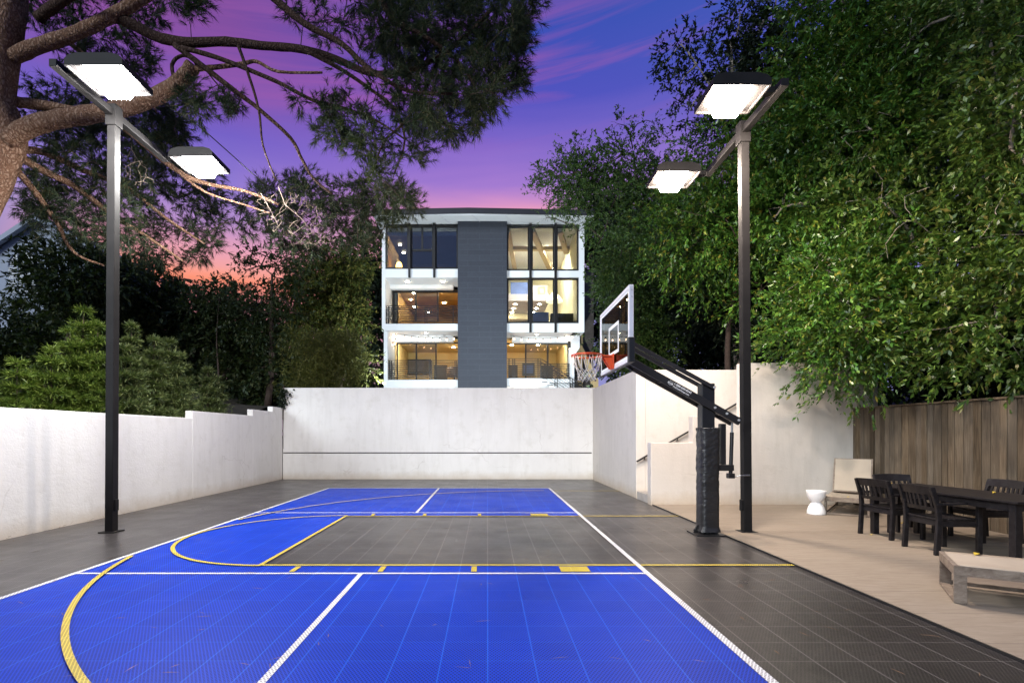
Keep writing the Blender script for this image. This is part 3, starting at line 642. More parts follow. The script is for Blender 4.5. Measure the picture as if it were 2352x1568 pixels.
# fallen leaves
def fleaf(label, p, rz, s=.075):
    pos = np.array([[0, 0, 0]]); V = leafarr(pos, [[math.cos(rz), math.sin(rz), .12]], [[0, 0, 1]], [s], [s*.55], .35)+np.array(p)
    st = leafarr(pos, [[-math.cos(rz), -math.sin(rz), .3]], [[0, 0, 1]], [s*.5], [s*.06], 0)+np.array(p)
    tag(fast('fallen_leaf', np.concatenate([V, st]), 4, M['yleaf']), label, 'leaf', 'yellow fallen leaves')
def gp(x, y, z): d = (EYE-z)*FPX/(y-CY); return ((x-CX)*d/FPX, d, z+.004)
fleaf('yellow leaf lying on the flat lounger', gp(2238, 1276, .338), .4, .10)
fleaf('yellow leaf on the far left corner of the black table', gp(2046, 1112.5, .757), 1.1)
fleaf('yellow leaf on the right part of the black table', gp(2280, 1133, .757), .3, .09)
fleaf('dry leaf on the patio between the two nearest armchairs', gp(2067, 1202, PZ), -.3, .10)
fleaf('small yellow leaf on the patio by the left front armchair', gp(2001, 1229, PZ), .8, .06)
fleaf('small yellow leaf on the seat of the raised lounger', gp(1946, 1142, .35), .2, .07)
fleaf('tiny yellow leaf on the court beside the hoop post', gp(1672, 1228, .0), .2, .05)
# pine needle litter on the court
n = 420; pos = np.stack([RNG.uniform(-6.8, 3.4, n), RNG.uniform(2.6, 17, n)**1.0, np.full(n, .016)], 1)
a = RNG.uniform(0, 2*math.pi, n); D = np.stack([np.cos(a), np.sin(a), np.zeros(n)], 1)
k = np.concatenate([leafarr(pos, D, np.tile([0, 0, 1.], (n, 1)), RNG.uniform(.06, .15, n), RNG.uniform(.004, .008, n), .3)])
n2 = 160; pos2 = np.stack([np.full(n2, WL)+RNG.exponential(.1, n2)+.02, RNG.uniform(4, 17, n2), np.full(n2, .015)], 1); a = RNG.uniform(0, 2*math.pi, n2)
k2 = leafarr(pos2, np.stack([np.cos(a), np.sin(a), RNG.uniform(0, .6, n2)], 1), np.tile([0, 0, 1.], (n2, 1)), RNG.uniform(.06, .16, n2), RNG.uniform(.003, .006, n2), .3)
tag(fast('pine_needle_litter', np.concatenate([k, k2]), 4, pm('dry_needle', (.22, .13, .07), .8, 0, .4, 20, 0)), kind='stuff')
FLOOD = 520
# ------------------------------------------------------------------ the house
HF = 27.5
def hx(x, d=HF): return (x-CX)*d/FPX
def hzz(y, d=HF): return EYE-(y-CY)*d/FPX
ho = thing('house', 'white three-storey modern house with a dark slate centre panel and balconies, behind the back wall', 'house', (0, 28, 3))
BK = 36.0
def hb(name, mat, *boxes, parent=None, bevel=0):
    mb = MB()
    for b in boxes: mb.box(*b)
    return mb.build(name, M[mat], parent or ho, bevel=bevel)
XA, XB, TX0, TX1, XC, XD = -5.66, -5.48, -1.585, 1.026, 4.884, 5.175
hb('wall', 'hwhite', (XA, XB, HF, BK, 7.05, 12.78), (-5.56, -5.36, HF+.02, BK, 2.9, 7.048))
hb('wall', 'hwhite', (XC, XD, HF, BK, 6.98, 12.78))
mb = MB(); mb.prism([(4.62, 3.0), (4.79, 3.0), (4.79, 5.86), (5.09, 6.3), (5.09, 6.978), (4.62, 6.978)], 'y', HF+.9, HF+1.2); mb.build('column', M['hwhite'], ho)
hb('wall', 'hwhite', (4.60, 4.78, HF+1.21, BK, 3, 6.97))
hb('back_wall', 'brownstone', (-5.5, 5.1, BK, BK+.2, 2.9, 12.7))
# upper-left spandrel, slabs
hb('spandrel', 'hwhite', (XB, TX0, HF, HF+.18, 9.90, 10.36))
hb('balcony_ceiling', 'hwhite', (XB, TX0, HF+.181, 29.24, 9.90, 10.0), (XB, TX0-.35, 28.9, 29.24, 9.70, 9.899))
hb('balcony_slab', 'hwhite', (XB, TX0, HF, 29.2, 7.07, 7.43))
hb('balcony_ceiling', 'hwhite', (-5.36, TX0-.35, 28.9, 29.24, 6.72, 7.069))
hb('balcony_slab', 'hwhite', (-5.36, TX0, HF, 29.2, 4.06, 4.43))
hb('wall', 'hwhite', (-5.36, TX0, HF+.1, HF+.3, 2.9, 4.059))
hb('spandrel', 'hwhite', (TX1, XC, HF, HF+.18, 9.915, 10.27))
hb('spandrel', 'hwhite', (TX1, XC, HF, HF+.18, 6.985, 7.455))
hb('balcony_ceiling', 'hwhite', (TX1, 4.60, HF+.181, 29.24, 6.99, 7.10), (TX1+.35, 4.60, 28.9, 29.24, 6.68, 6.989))
mb = MB(); mb.prism([(TX1, 4.10), (TX1, 4.51), (2.9, 4.51), (4.62, 3.4), (4.62, 2.95), (3.3, 2.95), (3.3, 4.10)], 'y', HF, HF+.2); mb.build('balcony_slab', M['hwhite'], ho)
hb('balcony_slab', 'hwhite', (TX1, 4.6, HF+.201, 29.2, 4.30, 4.50), (TX1, 4.5, HF+.6, HF+.8, 2.9, 4.29))
# the slate tower
hb('slate_panel', 'panel', (TX0, TX1, HF-.22, 28.9, 2.9, 12.82))
hb('wall', 'yellow', (TX0-.0, TX0+.15, 28.91, BK, 3, 7.0), (TX1-.15, TX1, 28.91, BK, 3, 7.0))
hb('wall', 'darkwall', (TX0, TX0+.15, 28.91, BK, 9.95, 12.77)); hb('wall', 'amber', (TX0, TX0+.15, 28.91, BK, 7.1, 9.949)); hb('wall', 'cream', (TX1-.15, TX1, 28.91, BK, 7.1, 12.77))
# roof
mb = MB(); yf = HF-1.05
def roofz(x): return 13.06+.12*(1-abs(x+1.0)/6.5)
mb.prism([(-5.95, roofz(-5.95)), (-1, roofz(-1)), (5.5, roofz(5.5)), (5.5, roofz(5.5)-.28), (-1, roofz(-1)-.28), (-5.95, roofz(-5.95)-.28)], 'y', yf, yf+.06); mb.build('fascia', M['fascia'], ho)
rb = MB(); rb.prism([(-5.93, 12.80), (-5.93, 13.0), (-1, 13.13), (5.48, 13.0), (5.48, 12.80), (-1, 12.83)], 'y', yf+.061, BK+.3); rf = rb.build('roof', M['hwhite'], ho)
for x in (-4.2, -2.5, -.8, .9, 2.6, 4.2): mb = MB(); mb.bar((x, yf+.07, 12.80), (x+.5, HF, 12.795), .02, .012); mb.build('soffit_shadow_edge', M['alu'], rf)  # thin bars standing in for diagonal shadow edges on the soffit
# windows: frame with a pane as its sub-part
def window(x0, x1, y0, y1, d=HF+.05, fw=.085, glass='glass', depth=.10, bars=()):
    X0, X1, Z1, Z0 = hx(x0, HF), hx(x1, HF), hzz(y0, HF), hzz(y1, HF)
    mb = MB(); mb.box(X0, X1, d, d+depth, Z0, Z0+fw); mb.box(X0, X1, d, d+depth, Z1-fw, Z1); mb.box(X0, X0+fw, d, d+depth, Z0+fw, Z1-fw); mb.box(X1-fw, X1, d, d+depth, Z0+fw, Z1-fw)
    for b in bars: mb.box(*b)
    o = mb.build('window', M['hframe'], ho)
    mb = MB(); mb.box(X0+fw, X1-fw, d+.04, d+.05, Z0+fw, Z1-fw); mb.build('pane', M[glass], o); return o
ul = [(885.5, 938.5), (943, 996), (999.5, 1052)]
for i, (a, b) in enumerate(ul):
    bars = ()
    if i == 1:
        X0, X1 = hx(a), hx(b); zm = hzz(573.5); xm = hx(969.5)
        bars = ((X0+.085, X1-.085, HF+.045, HF+.14, zm-.05, zm+.05), (xm-.045, xm+.045, HF+.045, HF+.14, zm+.05, hzz(517.5)-.085))
    w = window(a, b, 517.5, 616.6, bars=bars, glass='glass_dark')
    mb = MB(); mb.box(hx(a)+.09, hx(b)-.09, HF+.22, HF+.235, hzz(538), hzz(520)); mb.build('blind', M['alu'], w)
ur = [(1164.5, 1216), (1220.5, 1274), (1277.5, 1329.4)]
for a, b in ur: window(a, b, 518.5, 621); window(a, b, 638, 741.5)
for x in (940.7, 997.7): hb('fin', 'hframe', (hx(x)-.055, hx(x)+.055, HF-.13, HF+.04, hzz(637.5), hzz(515)))
for x in (1218.2, 1275.7): hb('fin', 'hframe', (hx(x)-.062, hx(x)+.062, HF-.13, HF+.04, hzz(763.5), hzz(516)))
# glass doors at the back of the balconies
def door(x0, x1, y0, y1, d, glass=True):
    X0, X1, Z1, Z0 = hx(x0, d), hx(x1, d), hzz(y0, d), hzz(y1, d); fw = .08
    mb = MB(); mb.box(X0, X1, d, d+.08, Z1-fw, Z1); mb.box(X0, X0+fw, d, d+.08, Z0, Z1-fw); mb.box(X1-fw, X1, d, d+.08, Z0, Z1-fw); mb.box(X0+fw, X1-fw, d, d+.08, Z0, Z0+.06)
    o = mb.build('glass_door', M['hframe'], ho); mb = MB(); mb.box(X0+fw, X1-fw, d+.03, d+.04, Z0+.06, Z1-fw); mb.build('pane', M['glass'], o)
D2 = 29.26
door(902.8, 957, 668.5, 739, D2); door(953.5, 1007.5, 668.5, 739, D2+.1)
door(910.6, 958, 786.5, 880, D2); door(954.5, 1003, 786.5, 880, D2+.1)
door(1206, 1260, 788, 880, D2); door(1256, 1309.5, 788, 880, D2+.1)
hb('door_header', 'hframe', (hx(902, D2), TX0, D2-.01, D2+.2, 9.62, 9.70)); hb('door_header', 'hframe', (hx(910, D2), TX0, D2-.01, D2+.2, 6.70, 6.76)); hb('door_header', 'hframe', (TX1, hx(1309, D2), D2-.01, D2+.2, 6.66, 6.72))
# rooms
def room(x0, x1, y0, y1, z0, z1, wall, ceil, floor, left=None):
    mb = MB(); mb.box(x0, x1, y1, y1+.06, z0, z1); mb.build('room_wall', M[wall], ho)
    mb = MB(); mb.box(x0, x0+.05, y0, y1-.002, z0, z1); mb.box(x1-.05, x1, y0, y1-.002, z0, z1); mb.build('room_wall', M[left or wall], ho)
    mb = MB(); mb.box(x0+.051, x1-.051, y0, y1-.002, z1, z1+.06); mb.build('room_ceiling', M[ceil], ho)
    mb = MB(); mb.box(x0+.051, x1-.051, y0, y1-.002, z0-.06, z0); mb.build('room_floor', M[floor], ho)
room(XB+.005, TX0-.005, HF+.2, 33, 10.40, 12.42, 'darkwall', 'darkwall', 'darkwall', 'amber')  # amber side walls: warm lamplight put into the wall colour
room(XB+.3, TX0-.005, D2+.2, 36-.1, 7.45, 9.72, 'amber', 'amber', 'floorw')
room(-5.3, TX0-.005, D2+.2, 34, 4.45, 6.92, 'yellow', 'yellow', 'floorw')
room(TX1+.005, XC-.005, HF+.2, 35.9, 7.47, 12.62, 'cream', 'hwhite', 'floorw')
room(TX1+.005, 4.59, D2+.2, 34, 4.52, 6.92, 'yellow', 'yellow', 'floorw')
# loft in the double-height room, ceiling beams
hb('loft', 'lilac', (TX1+.06, 3.9, 32.4, 35.89, 9.93, 10.35)); hb('loft_wall', 'bluep', (1.5, 2.75, 33.4, 33.46, 10.36, 11.4)); hb('loft_wall', 'lilac', (2.76, 3.9, 33.4, 33.46, 10.36, 11.2))
mb = MB(); mb.bar((2.4, 27.75, 12.5), (4.35, 34.9, 12.5), .30, .22); mb.bar((3.9, 27.75, 12.5), (4.75, 31, 12.5), .28, .22); mb.bar((1.1, 27.75, 12.5), (1.9, 35, 12.5), .26, .22); mb.bar((1.09, 30.4, 12.49), (4.82, 30.4, 12.49), .32, .2); mb.build('ceiling_beam', M['beam'], ho)
hb('sofa_back', 'darkwall', (3.5, 4.75, 28.4, 28.9, 7.48, 8.2)); hb('low_wall', 'bluep', (2.6, 3.5, 29.4, 29.5, 7.48, 8.5)); hb('kitchen_counter', 'beam', (1.3, 2.5, 30.5, 31, 7.48, 8.35))
# downlights, plus added unseen discs in the brightest material to light the rooms
def dl(pts, r=.085, mat='down'):
    for (x, y, z) in pts:
        mb = MB(); mb.lathe((x, y, z-.02), [(0, .0), (r, .0), (r, .015), (0, .015)], 16); mb.build('downlight_or_fill', M[mat], ho)
dl([(-5.0, 28.1, 12.41), (-5.03, 29.5, 12.41), (-5.03, 30.8, 12.41), (-3.2, 30.5, 12.41)])
dl([(-4.28, 29.75, 9.71), (-4.67, 31.2, 9.71), (-4.7, 33.0, 9.71), (-4.0, 34.5, 9.71), (-2.7, 32.0, 9.71)])
dl([(-2.1, 31.8, 6.91), (1.45, 31.0, 6.91), (3.05, 31.0, 6.91)], .09); dl([(-4.5, 29.75, 6.91), (-3.2, 29.75, 6.91), (2.2, 29.75, 6.91), (3.9, 29.75, 6.91)], .04, 'fill_hi'); dl([(-4.3, 29.6, 9.71), (-2.6, 29.6, 9.71)], .03, 'fill_hi')
dl([(1.78, 33.2, 9.925), (1.73, 34.3, 9.925), (1.68, 35.4, 9.925), (3.35, 33.2, 9.925), (3.25, 34.3, 9.925), (3.15, 35.4, 9.925)], .095)
dl([(1.5, 30.72, 12.61), (2.3, 30.74, 12.61), (3.6, 30.72, 12.61), (4.5, 30.72, 12.61)], .085, 'fill_hi'); dl([(4.3, 33.3, 12.61), (4.28, 34.3, 12.61), (4.26, 35.2, 12.61)], .07)
dl([(-4.4, 28.2, 9.90), (-2.45, 28.2, 9.90)], .085); dl([(-3.4, 28.2, 7.07), (2.7, 28.2, 6.99)], .05)
dl([(1.82, 27.9, 4.09)], .10)
# railings
def railing(x0, x1, y, z0, z1, n, posts, ret=None):
    mb = MB(); mb.box(x0, x1, y-.025, y+.025, z1-.03, z1); mb.box(x0, x1, y-.02, y+.02, z0+.01, z0+.045)
    for i in range(1, n): z = z0+.04+(z1-z0-.06)*i/n; mb.box(x0, x1, y-.018, y+.018, z-.018, z+.018)
    for p in posts: mb.box(p-.022, p+.022, y-.026, y+.026, z0, z1-.002)
    if ret:
        for i in range(0, n+1): z = z0+.03+(z1-z0-.06)*i/n; mb.box(x0, x0+.016, y+.03, ret, z-.008, z+.008)
    mb.build('railing', M['black'], ho)
railing(XB+.03, TX0-.01, HF+.05, 7.43, 8.40, 9, (-5.42, -5.3, -3.35, -3.25, -1.85))
railing(-5.33, TX0-.01, HF+.05, 4.43, 5.48, 9, (-5.25, -5.15, -3.1, -3.0, -1.75, -1.65), 29.2)
railing(TX1+.03, 2.88, HF+.05, 4.51, 5.58, 9, (1.15, 1.35, 1.45, 2.7, 2.86))
railing(2.9, 5.1, HF+1.3, 4.51, 5.48, 9, (3.2, 3.9, 4.0, 4.55))
mb = MB()
for yy in (HF-.05, HF+.9):
    for i in range(7):
        o = i*.15; mb.bar((2.9, yy, 5.52-o), (5.6, yy, 3.80-o), .03 if i == 0 else .016, .04 if i == 0 else .016)
    for x in (3.6, 3.72, 4.4, 4.52, 5.2, 5.32): z = 5.52-(x-2.9)*.637; mb.box(x-.018, x+.018, yy-.02, yy+.02, z-1.0, z)
mb.build('stair_railing', M['black'], ho)
mb = MB()
for i in range(9): mb.box(2.9+i*.28, 3.2+i*.28, HF-.02, HF+.85, 4.3-i*.178, 4.34-i*.178)
mb.build('stair_tread', M['metal'], ho)
# wall light beside the right hand door
wl = MB(); c = hx(1308.5, 28.7); wl.tube([(c, 28.7, 6.30), (c, 28.7, 6.72)], .10, 18, cap=False); wl.box(c-.03, c+.25, 28.68, 28.72, 6.48, 6.54); wl = wl.build('wall_light', M['black'], ho)
mb = MB(); mb.lathe((c, 28.7, 6.66), [(0, 0), (.085, 0), (.085, .02), (0, .02)], 16); mb.lathe((c, 28.7, 6.34), [(0, 0), (.085, 0), (.085, .02), (0, .02)], 16); mb.build('wall_light_bulb', M['sconce'], wl)
hb('side_wall', 'tan', (5.19, 5.48, 29.6, 29.9, 3, 8.75)); hb('side_wall', 'brownstone', (5.36, 6.4, 31, 34, 2.9, 11.4))
mb = MB()
for i in range(8): mb.box(4.85+i*.0, 5.4, 29.4-i*.0, 29.58, 5.2-i*.2, 5.3-i*.2)
mb.build('side_stair', M['darkwall'], ho)
mb = MB(); mb.prism([(5.2, 6.6), (5.35, 6.6), (6.3, 4.6), (6.3, 4.0), (6.0, 4.0)], 'y', 29.2, 29.3); mb.build('side_stair_wall', M['tan'], ho)
# things inside the rooms
def art(label, x0, x1, y0, y1, d, m1, m2):
    a = thing('picture', label, 'picture', ((hx(x0, d)+hx(x1, d))/2, d, hzz(y1, d)))
    X0, X1, Z0, Z1 = hx(x0, d), hx(x1, d), hzz(y1, d), hzz(y0, d); mb = MB(); mb.box(X0, X1, d-.03, d, Z0, Z1); mb.build('frame', M[m1], a, bevel=.004)
    mb = MB(); mb.box(X0+.1, X1-.1, d-.036, d-.028, Z0+.1, Z1-.1); mb.build('canvas', M[m2], a)
art('dark framed picture behind the left ground-floor glass doors of the house', 935, 990, 825, 858, 33.8, 'darkwall', 'brownstone')
art('framed teal picture behind the right ground-floor glass doors of the house', 1199.5, 1228, 834, 862, 33.8, 'hframe', 'bluep')
art('pale print hanging on the loft wall of the house', 1236, 1252, 659, 677, 33.3, 'beam', 'lilac')
hb('cabinet', 'darkwall', (hx(998, 32), hx(1028, 32), 31.6, 32, 4.45, 5.75)); hb('cabinet', 'darkwall', (hx(1241, 32), hx(1268, 32), 31.6, 32, 4.52, 5.75)); hb('interior_door', 'darkwall', (hx(1168, 33.9), hx(1189, 33.9), 33.9, 33.96, 4.52, 6.1))
fc = thing('armchair', 'brown rounded armchair behind the left ground-floor balcony beside the slate panel', 'chair', (-1.95, 30, 4.45))
mb = MB(); mb.lathe((-1.95, 30, 4.85), [(0, 0), (.38, 0), (.44, .12), (.46, .4), (.42, .6), (.36, .6), (.38, .2), (0, .15)], 20); mb.build('shell', M['floorw'], fc, smooth=True)
mb = MB(); mb.tube([(-1.95, 30, 4.45), (-1.95, 30, 4.86)], .04, 8); mb.lathe((-1.95, 30, 4.45), [(0, 0), (.3, 0), (.3, .02), (0, .03)], 16); mb.build('pedestal', M['hframe'], fc)
tl = thing('table_lamp', 'amber glowing table lamp in the top left window of the house', 'lamp', (hx(916.5, 28.6), 28.6, 10.42))
mb = MB(); q = tl.location; mb.lathe((q[0], q[1], 10.72), [(0, 0), (.17, 0), (.18, .05), (.16, .25), (.09, .38), (0, .40)], 20); mb.build('lamp_shade', M['amberlamp'], tl, smooth=True)
mb = MB(); mb.lathe((q[0], q[1], 10.42), [(0, 0), (.1, 0), (.1, .02), (.02, .04), (.02, .31), (0, .31)], 14); mb.build('base', M['hframe'], tl)
fl = thing('floor_lamp', 'lit cream floor lamp between the lower right windows of the house', 'lamp', (hx(1273.5, 31), 31, 7.48))
mb = MB(); q = fl.location; mb.lathe((q[0], q[1], hzz(693, 31)), [(0, 0), (.52, 0), (.16, .52), (0, .52)], 24); mb.build('lamp_shade', emat('cream_shade', (1, .9, .6), 1.2), fl)
mb = MB(); mb.lathe((q[0], q[1], 7.48), [(0, 0), (.18, 0), (.18, .02), (.02, .03), (.02, 2.0), (0, 2.0)], 12); mb.build('pole', M['hframe'], fl)
# string lights
def strings(label, pts, sag, n, extra=()):
    a = Vector(pts[0]); b = Vector(pts[1]); rt = thing('string_lights', label, 'string lights', tuple(a), 0, 'string lights under the balconies')
    path = [a.lerp(b, i/20)+Vector((0, 0, -sag*4*(i/20)*(1-i/20))) for i in range(21)]
    mb = MB(); mb.tube(path, .010, 5)
    pos = [a.lerp(b, (i+.5)/n)+Vector((0, 0, -sag*4*((i+.5)/n)*(1-(i+.5)/n))) for i in range(n)]
    for e in extra:
        mb.tube(e, .010, 5); pos += [e[j] for j in range(1, len(e))]
    mb.build('cable', M['black'], rt)
    for p in pos:
        mb = MB(); mb.tube([p, p+Vector((0, 0, -.10))], .022, 8); s = mb.build('socket', M['black'], rt)
        mb = MB(); c = p+Vector((0, 0, -.16)); mb.lathe(c, [(0, -.045), (.03, -.03), (.04, 0), (.03, .035), (.018, .06), (0, .06)], 12); mb.build('bulb', M['bulb'], s, smooth=True)
def HP(x, y, d): return P(x, y, d)
strings('string of small bulbs under the left balcony of the house', (HP(906, 764, 28.4), HP(1051, 771, 27.7)), .16, 9,
        ([HP(892, 762, 27.9), HP(893.5, 769, 28.1), HP(894, 776, 28.3), HP(897, 782, 28.6), HP(902, 785.5, 28.9), HP(906.5, 783.5, 28.9), HP(908.5, 777, 28.8)], [HP(892, 762, 27.9), HP(904, 762.5, 28.4), HP(908, 766, 28.4)]))
strings('string of small bulbs under the right balcony of the house', (HP(1172, 770, 27.7), HP(1322, 766, 28.0)), .20, 9)
# neighbour's gabled house, far left
gh = thing('gabled_house', 'pale blue-grey gabled house half hidden by trees at the far left', 'house', (-26, 31, 1))
d = 31.0
mb = MB(); poly = [(x, hzz(y, d)) for (x, y) in ((-30, 900), (-30, 590), (2, 566), (92, 508), (205, 570), (205, 900))]; mb.prism([(hx(a, d), b) for a, b in poly], 'y', d, d+6); mb.build('wall', M['greyhouse'], gh)
mb = MB()
for (p, q) in (((-45, 594), (93, 503)), ((91, 503), (240, 588))): mb.bar((hx(p[0], d), d-.3, hzz(p[1], d)), (hx(q[0], d), d-.3, hzz(q[1], d)), .3, .25, (0, 0, 1)); 
for (p, q) in (((-45, 590), (93, 499)), ((91, 499), (240, 584))):
    a, b = (hx(p[0], d), hzz(p[1], d)), (hx(q[0], d), hzz(q[1], d)); mb.add([(a[0], d-.4, a[1]), (b[0], d-.4, b[1]), (b[0], d+6.2, b[1]), (a[0], d+6.2, a[1]), (a[0], d-.4, a[1]+.12), (b[0], d-.4, b[1]+.12), (b[0], d+6.2, b[1]+.12), (a[0], d+6.2, a[1]+.12)], [(3, 2, 1, 0), (4, 5, 6, 7), (0, 1, 5, 4), (1, 2, 6, 5), (2, 3, 7, 6), (3, 0, 4, 7)])
mb.build('roof', M['greyhouse'], gh)
mb = MB(); c = (hx(57, d), hzz(613, d)); r = 36*d/FPX; pts = [(c[0]+r*math.cos(math.pi*i/16), c[1]+r*math.sin(math.pi*i/16)) for i in range(17)]+[(c[0]-r, c[1]-1.6), (c[0]+r, c[1]-1.6)]
mb.prism(pts, 'y', d-.05, d-.001); w = mb.build('arched_window', pm('window_dark', (.12, .14, .20), .2, 0, .1, 2, 0), gh)
mb = MB(); 
for q in (-.4, 0, .4): mb.box(c[0]+q*r-.03, c[0]+q*r+.03, d-.08, d-.051, c[1]-1.6, c[1]+r*.9)
mb.box(c[0]-r, c[0]+r, d-.085, d-.052, c[1]-.03, c[1]+.03); mb.box(c[0]-r, c[0]+r, d-.085, d-.052, c[1]-.8, c[1]-.74); mb.tube([(x, d-.07, z) for x, z in pts[:17]], .05, 6); mb.build('glazing_bars', M['greyhouse'], w)
hb_ = MB(); hb_.box(hx(52, d), hx(78, d), d+2.5, d+3.5, hzz(520, d), hzz(497, d)); hb_.build('chimney', M['greyhouse'], gh)

# floodlights on the terrace that wash the house front and roof underside
for i, (fx, lab) in enumerate(((-3.9, 'left floodlight on the terrace, aimed up at the house'), (3.0, 'right floodlight on the terrace, aimed up at the house'))):
    c = Vector((fx, 20.3, 3.16)); f = thing('garden_floodlight', lab, 'floodlight', (fx, 20.3, 3.0), 0, 'terrace floodlights')
    dvec = Vector((-.08*fx, 7.2, 5.2)).normalized()
    mb = MB(); mb.bar(c-dvec*.10, c-dvec*.015, .28, .14); mb.box(fx-.03, fx+.03, 20.22, 20.26, 3.0, 3.1); mb.build('lamp_head', M['black'], f)
    al = bpy.data.lights.new('flood', 'AREA'); al.shape = 'RECTANGLE'; al.size = .26; al.size_y = .12; al.energy = FLOOD; al.color = (.84, .95, 1.0)
    lo = bpy.data.objects.new('flood_beam', al); link(lo, f); lo.location = c+dvec*.01-Vector(f.location); lo.rotation_euler = dvec.to_track_quat('-Z', 'Y').to_euler()
# ------------------------------------------------------------------ vegetation
def norm(a): return a/(np.linalg.norm(a, axis=1, keepdims=True)+1e-9)
def twig_leaves(pos, dr, n, length, L, W, spread, droop=.2, jl=.3, fold=.22):
    """n leaves along each twig that starts at pos and runs along dr"""
    N = len(pos); dr = norm(dr); u = RNG.uniform(0, 1, (N, n, 1)); ln = RNG.uniform(.6, 1.15, (N, 1, 1))*length
    sag = np.zeros((N, n, 3)); sag[:, :, 2] = -(u[:, :, 0]**2)*ln[:, :, 0]*droop
    base = pos[:, None, :]+dr[:, None, :]*u*ln+sag
    d = dr[:, None, :]*.8+RNG.normal(size=(N, n, 3))*spread; d[:, :, 2] -= droop*.6
    U = RNG.normal(size=(N, n, 3))*.6; U[:, :, 2] += 1
    q = N*n; sz = np.repeat(RNG.uniform(.7, 1.3, N), n)
    return leafarr(base.reshape(q, 3), d.reshape(q, 3), U.reshape(q, 3), sz*L*RNG.uniform(1-jl, 1+jl, q), sz*W*RNG.uniform(1-jl, 1+jl, q), fold)
def blob_twigs(blobs, dens, shell=(.55, 1.05)):
    ps, ds = [], []
    for (c, r) in blobs:
        n = max(4, int(dens*r*r*random.uniform(.55, 1.35))); d = rdir(n); rr = r*RNG.uniform(shell[0], shell[1], (n, 1))*(1+.22*np.sin(d[:, :1]*5+d[:, 1:2]*4+c[0])*np.cos(d[:, 2:3]*5))
        p = np.array(c)+d*rr*np.array([1, 1, .9]); ps.append(p); ds.append(d*.8+rdir(n)*.55)
    return np.concatenate(ps), np.concatenate(ds)
class Net:
    """branches that grow from a skeleton towards scattered points"""
    def __init__(s): s.pos = []; s.par = []; s.chains = []
    def limb(s, path, step=.25):
        path = [Vector(p) for p in path]
        for a, b in zip(path, path[1:]):
            k = max(1, int((b-a).length/step))
            for i in range(k): s.pos.append(tuple(a.lerp(b, i/k)))
        s.pos.append(tuple(path[-1]))
    def grow(s, targets, step=.3, jit=.06, prefer=None, maxlen=9):
        T = np.array([tuple(t) for t in targets]); P0 = np.array(s.pos)
        d0 = np.array([np.min(np.linalg.norm(P0-t, axis=1)) for t in T]); order = np.argsort(d0)
        buf = np.zeros((len(P0)+len(T)*16+10, 3)); n = len(P0); buf[:n] = P0; pen = np.zeros(len(buf)); cnt = np.zeros(len(buf), int)
        ends = []
        for i in order:
            t = T[i]; dv = np.linalg.norm(buf[:n]-t, axis=1)+pen[:n]; j = int(np.argmin(dv)); a = buf[j]; L = np.linalg.norm(t-a)
            k = int(min(14, max(1, round(L/step)))); ch = [a]; bow = RNG.normal(size=3)*jit*L; bow[2] += .12*L
            for q in range(1, k+1):
                u = q/k; p = a+(t-a)*u+bow*math.sin(math.pi*u)+RNG.normal(size=3)*jit*.25*(q < k); ch.append(p)
                if n < len(buf): buf[n] = p; pen[n] = pen[j]+.04; n += 1
            s.chains.append(np.array(ch)); ends.append((t, t-ch[-2]))
        s.pos = [tuple(p) for p in buf[:n]]
        return ends
    def mesh(s, name, mat, parent, r0, rmin=.004, sides=4, chains=None):
        mb = MB()
        for c in (chains if chains is not None else s.chains):
            L = sum(np.linalg.norm(c[i+1]-c[i]) for i in range(len(c)-1)); ra = min(r0*1.8, rmin+r0*L*.5); k = len(c)
            mb.tube([Vector(p) for p in c], [ra+(rmin-ra)*i/(k-1) for i in range(k)], sides, cap=False)
        return mb.build(name, mat, parent, smooth=True)
def inpoly(x, y, poly):
    c = False; j = len(poly)-1
    for i in range(len(poly)):
        if (poly[i][1] > y) != (poly[j][1] > y) and x < (poly[j][0]-poly[i][0])*(y-poly[i][1])/(poly[j][1]-poly[i][1]+1e-9)+poly[i][0]: c = not c
        j = i
    return c
def scatter(poly, n, d0, d1, dfun=None):
    xs = [p[0] for p in poly]; ys = [p[1] for p in poly]; out = []
    while len(out) < n:
        x, y = random.uniform(min(xs), max(xs)), random.uniform(min(ys), max(ys))
        if inpoly(x, y, poly): out.append(P(x, y, (dfun(x, y) if dfun else 0)+random.uniform(d0, d1)))
    return out
def path(pts, d0, d1):
    k = len(pts); return [P(x, y, d0+(d1-d0)*i/(k-1)) for i, (x, y) in enumerate(pts)]
def smooth_path(p, sub=4):
    p = [Vector(q) for q in p]; out = []
    for i in range(len(p)-1):
        a, b, c, d = p[max(0, i-1)], p[i], p[i+1], p[min(len(p)-1, i+2)]
        for k in range(sub):
            u = k/sub; out.append(.5*((2*b)+(c-a)*u+(2*a-5*b+4*c-d)*u*u+(3*b-a-3*c+d)*u**3))
    return out+[p[-1]]
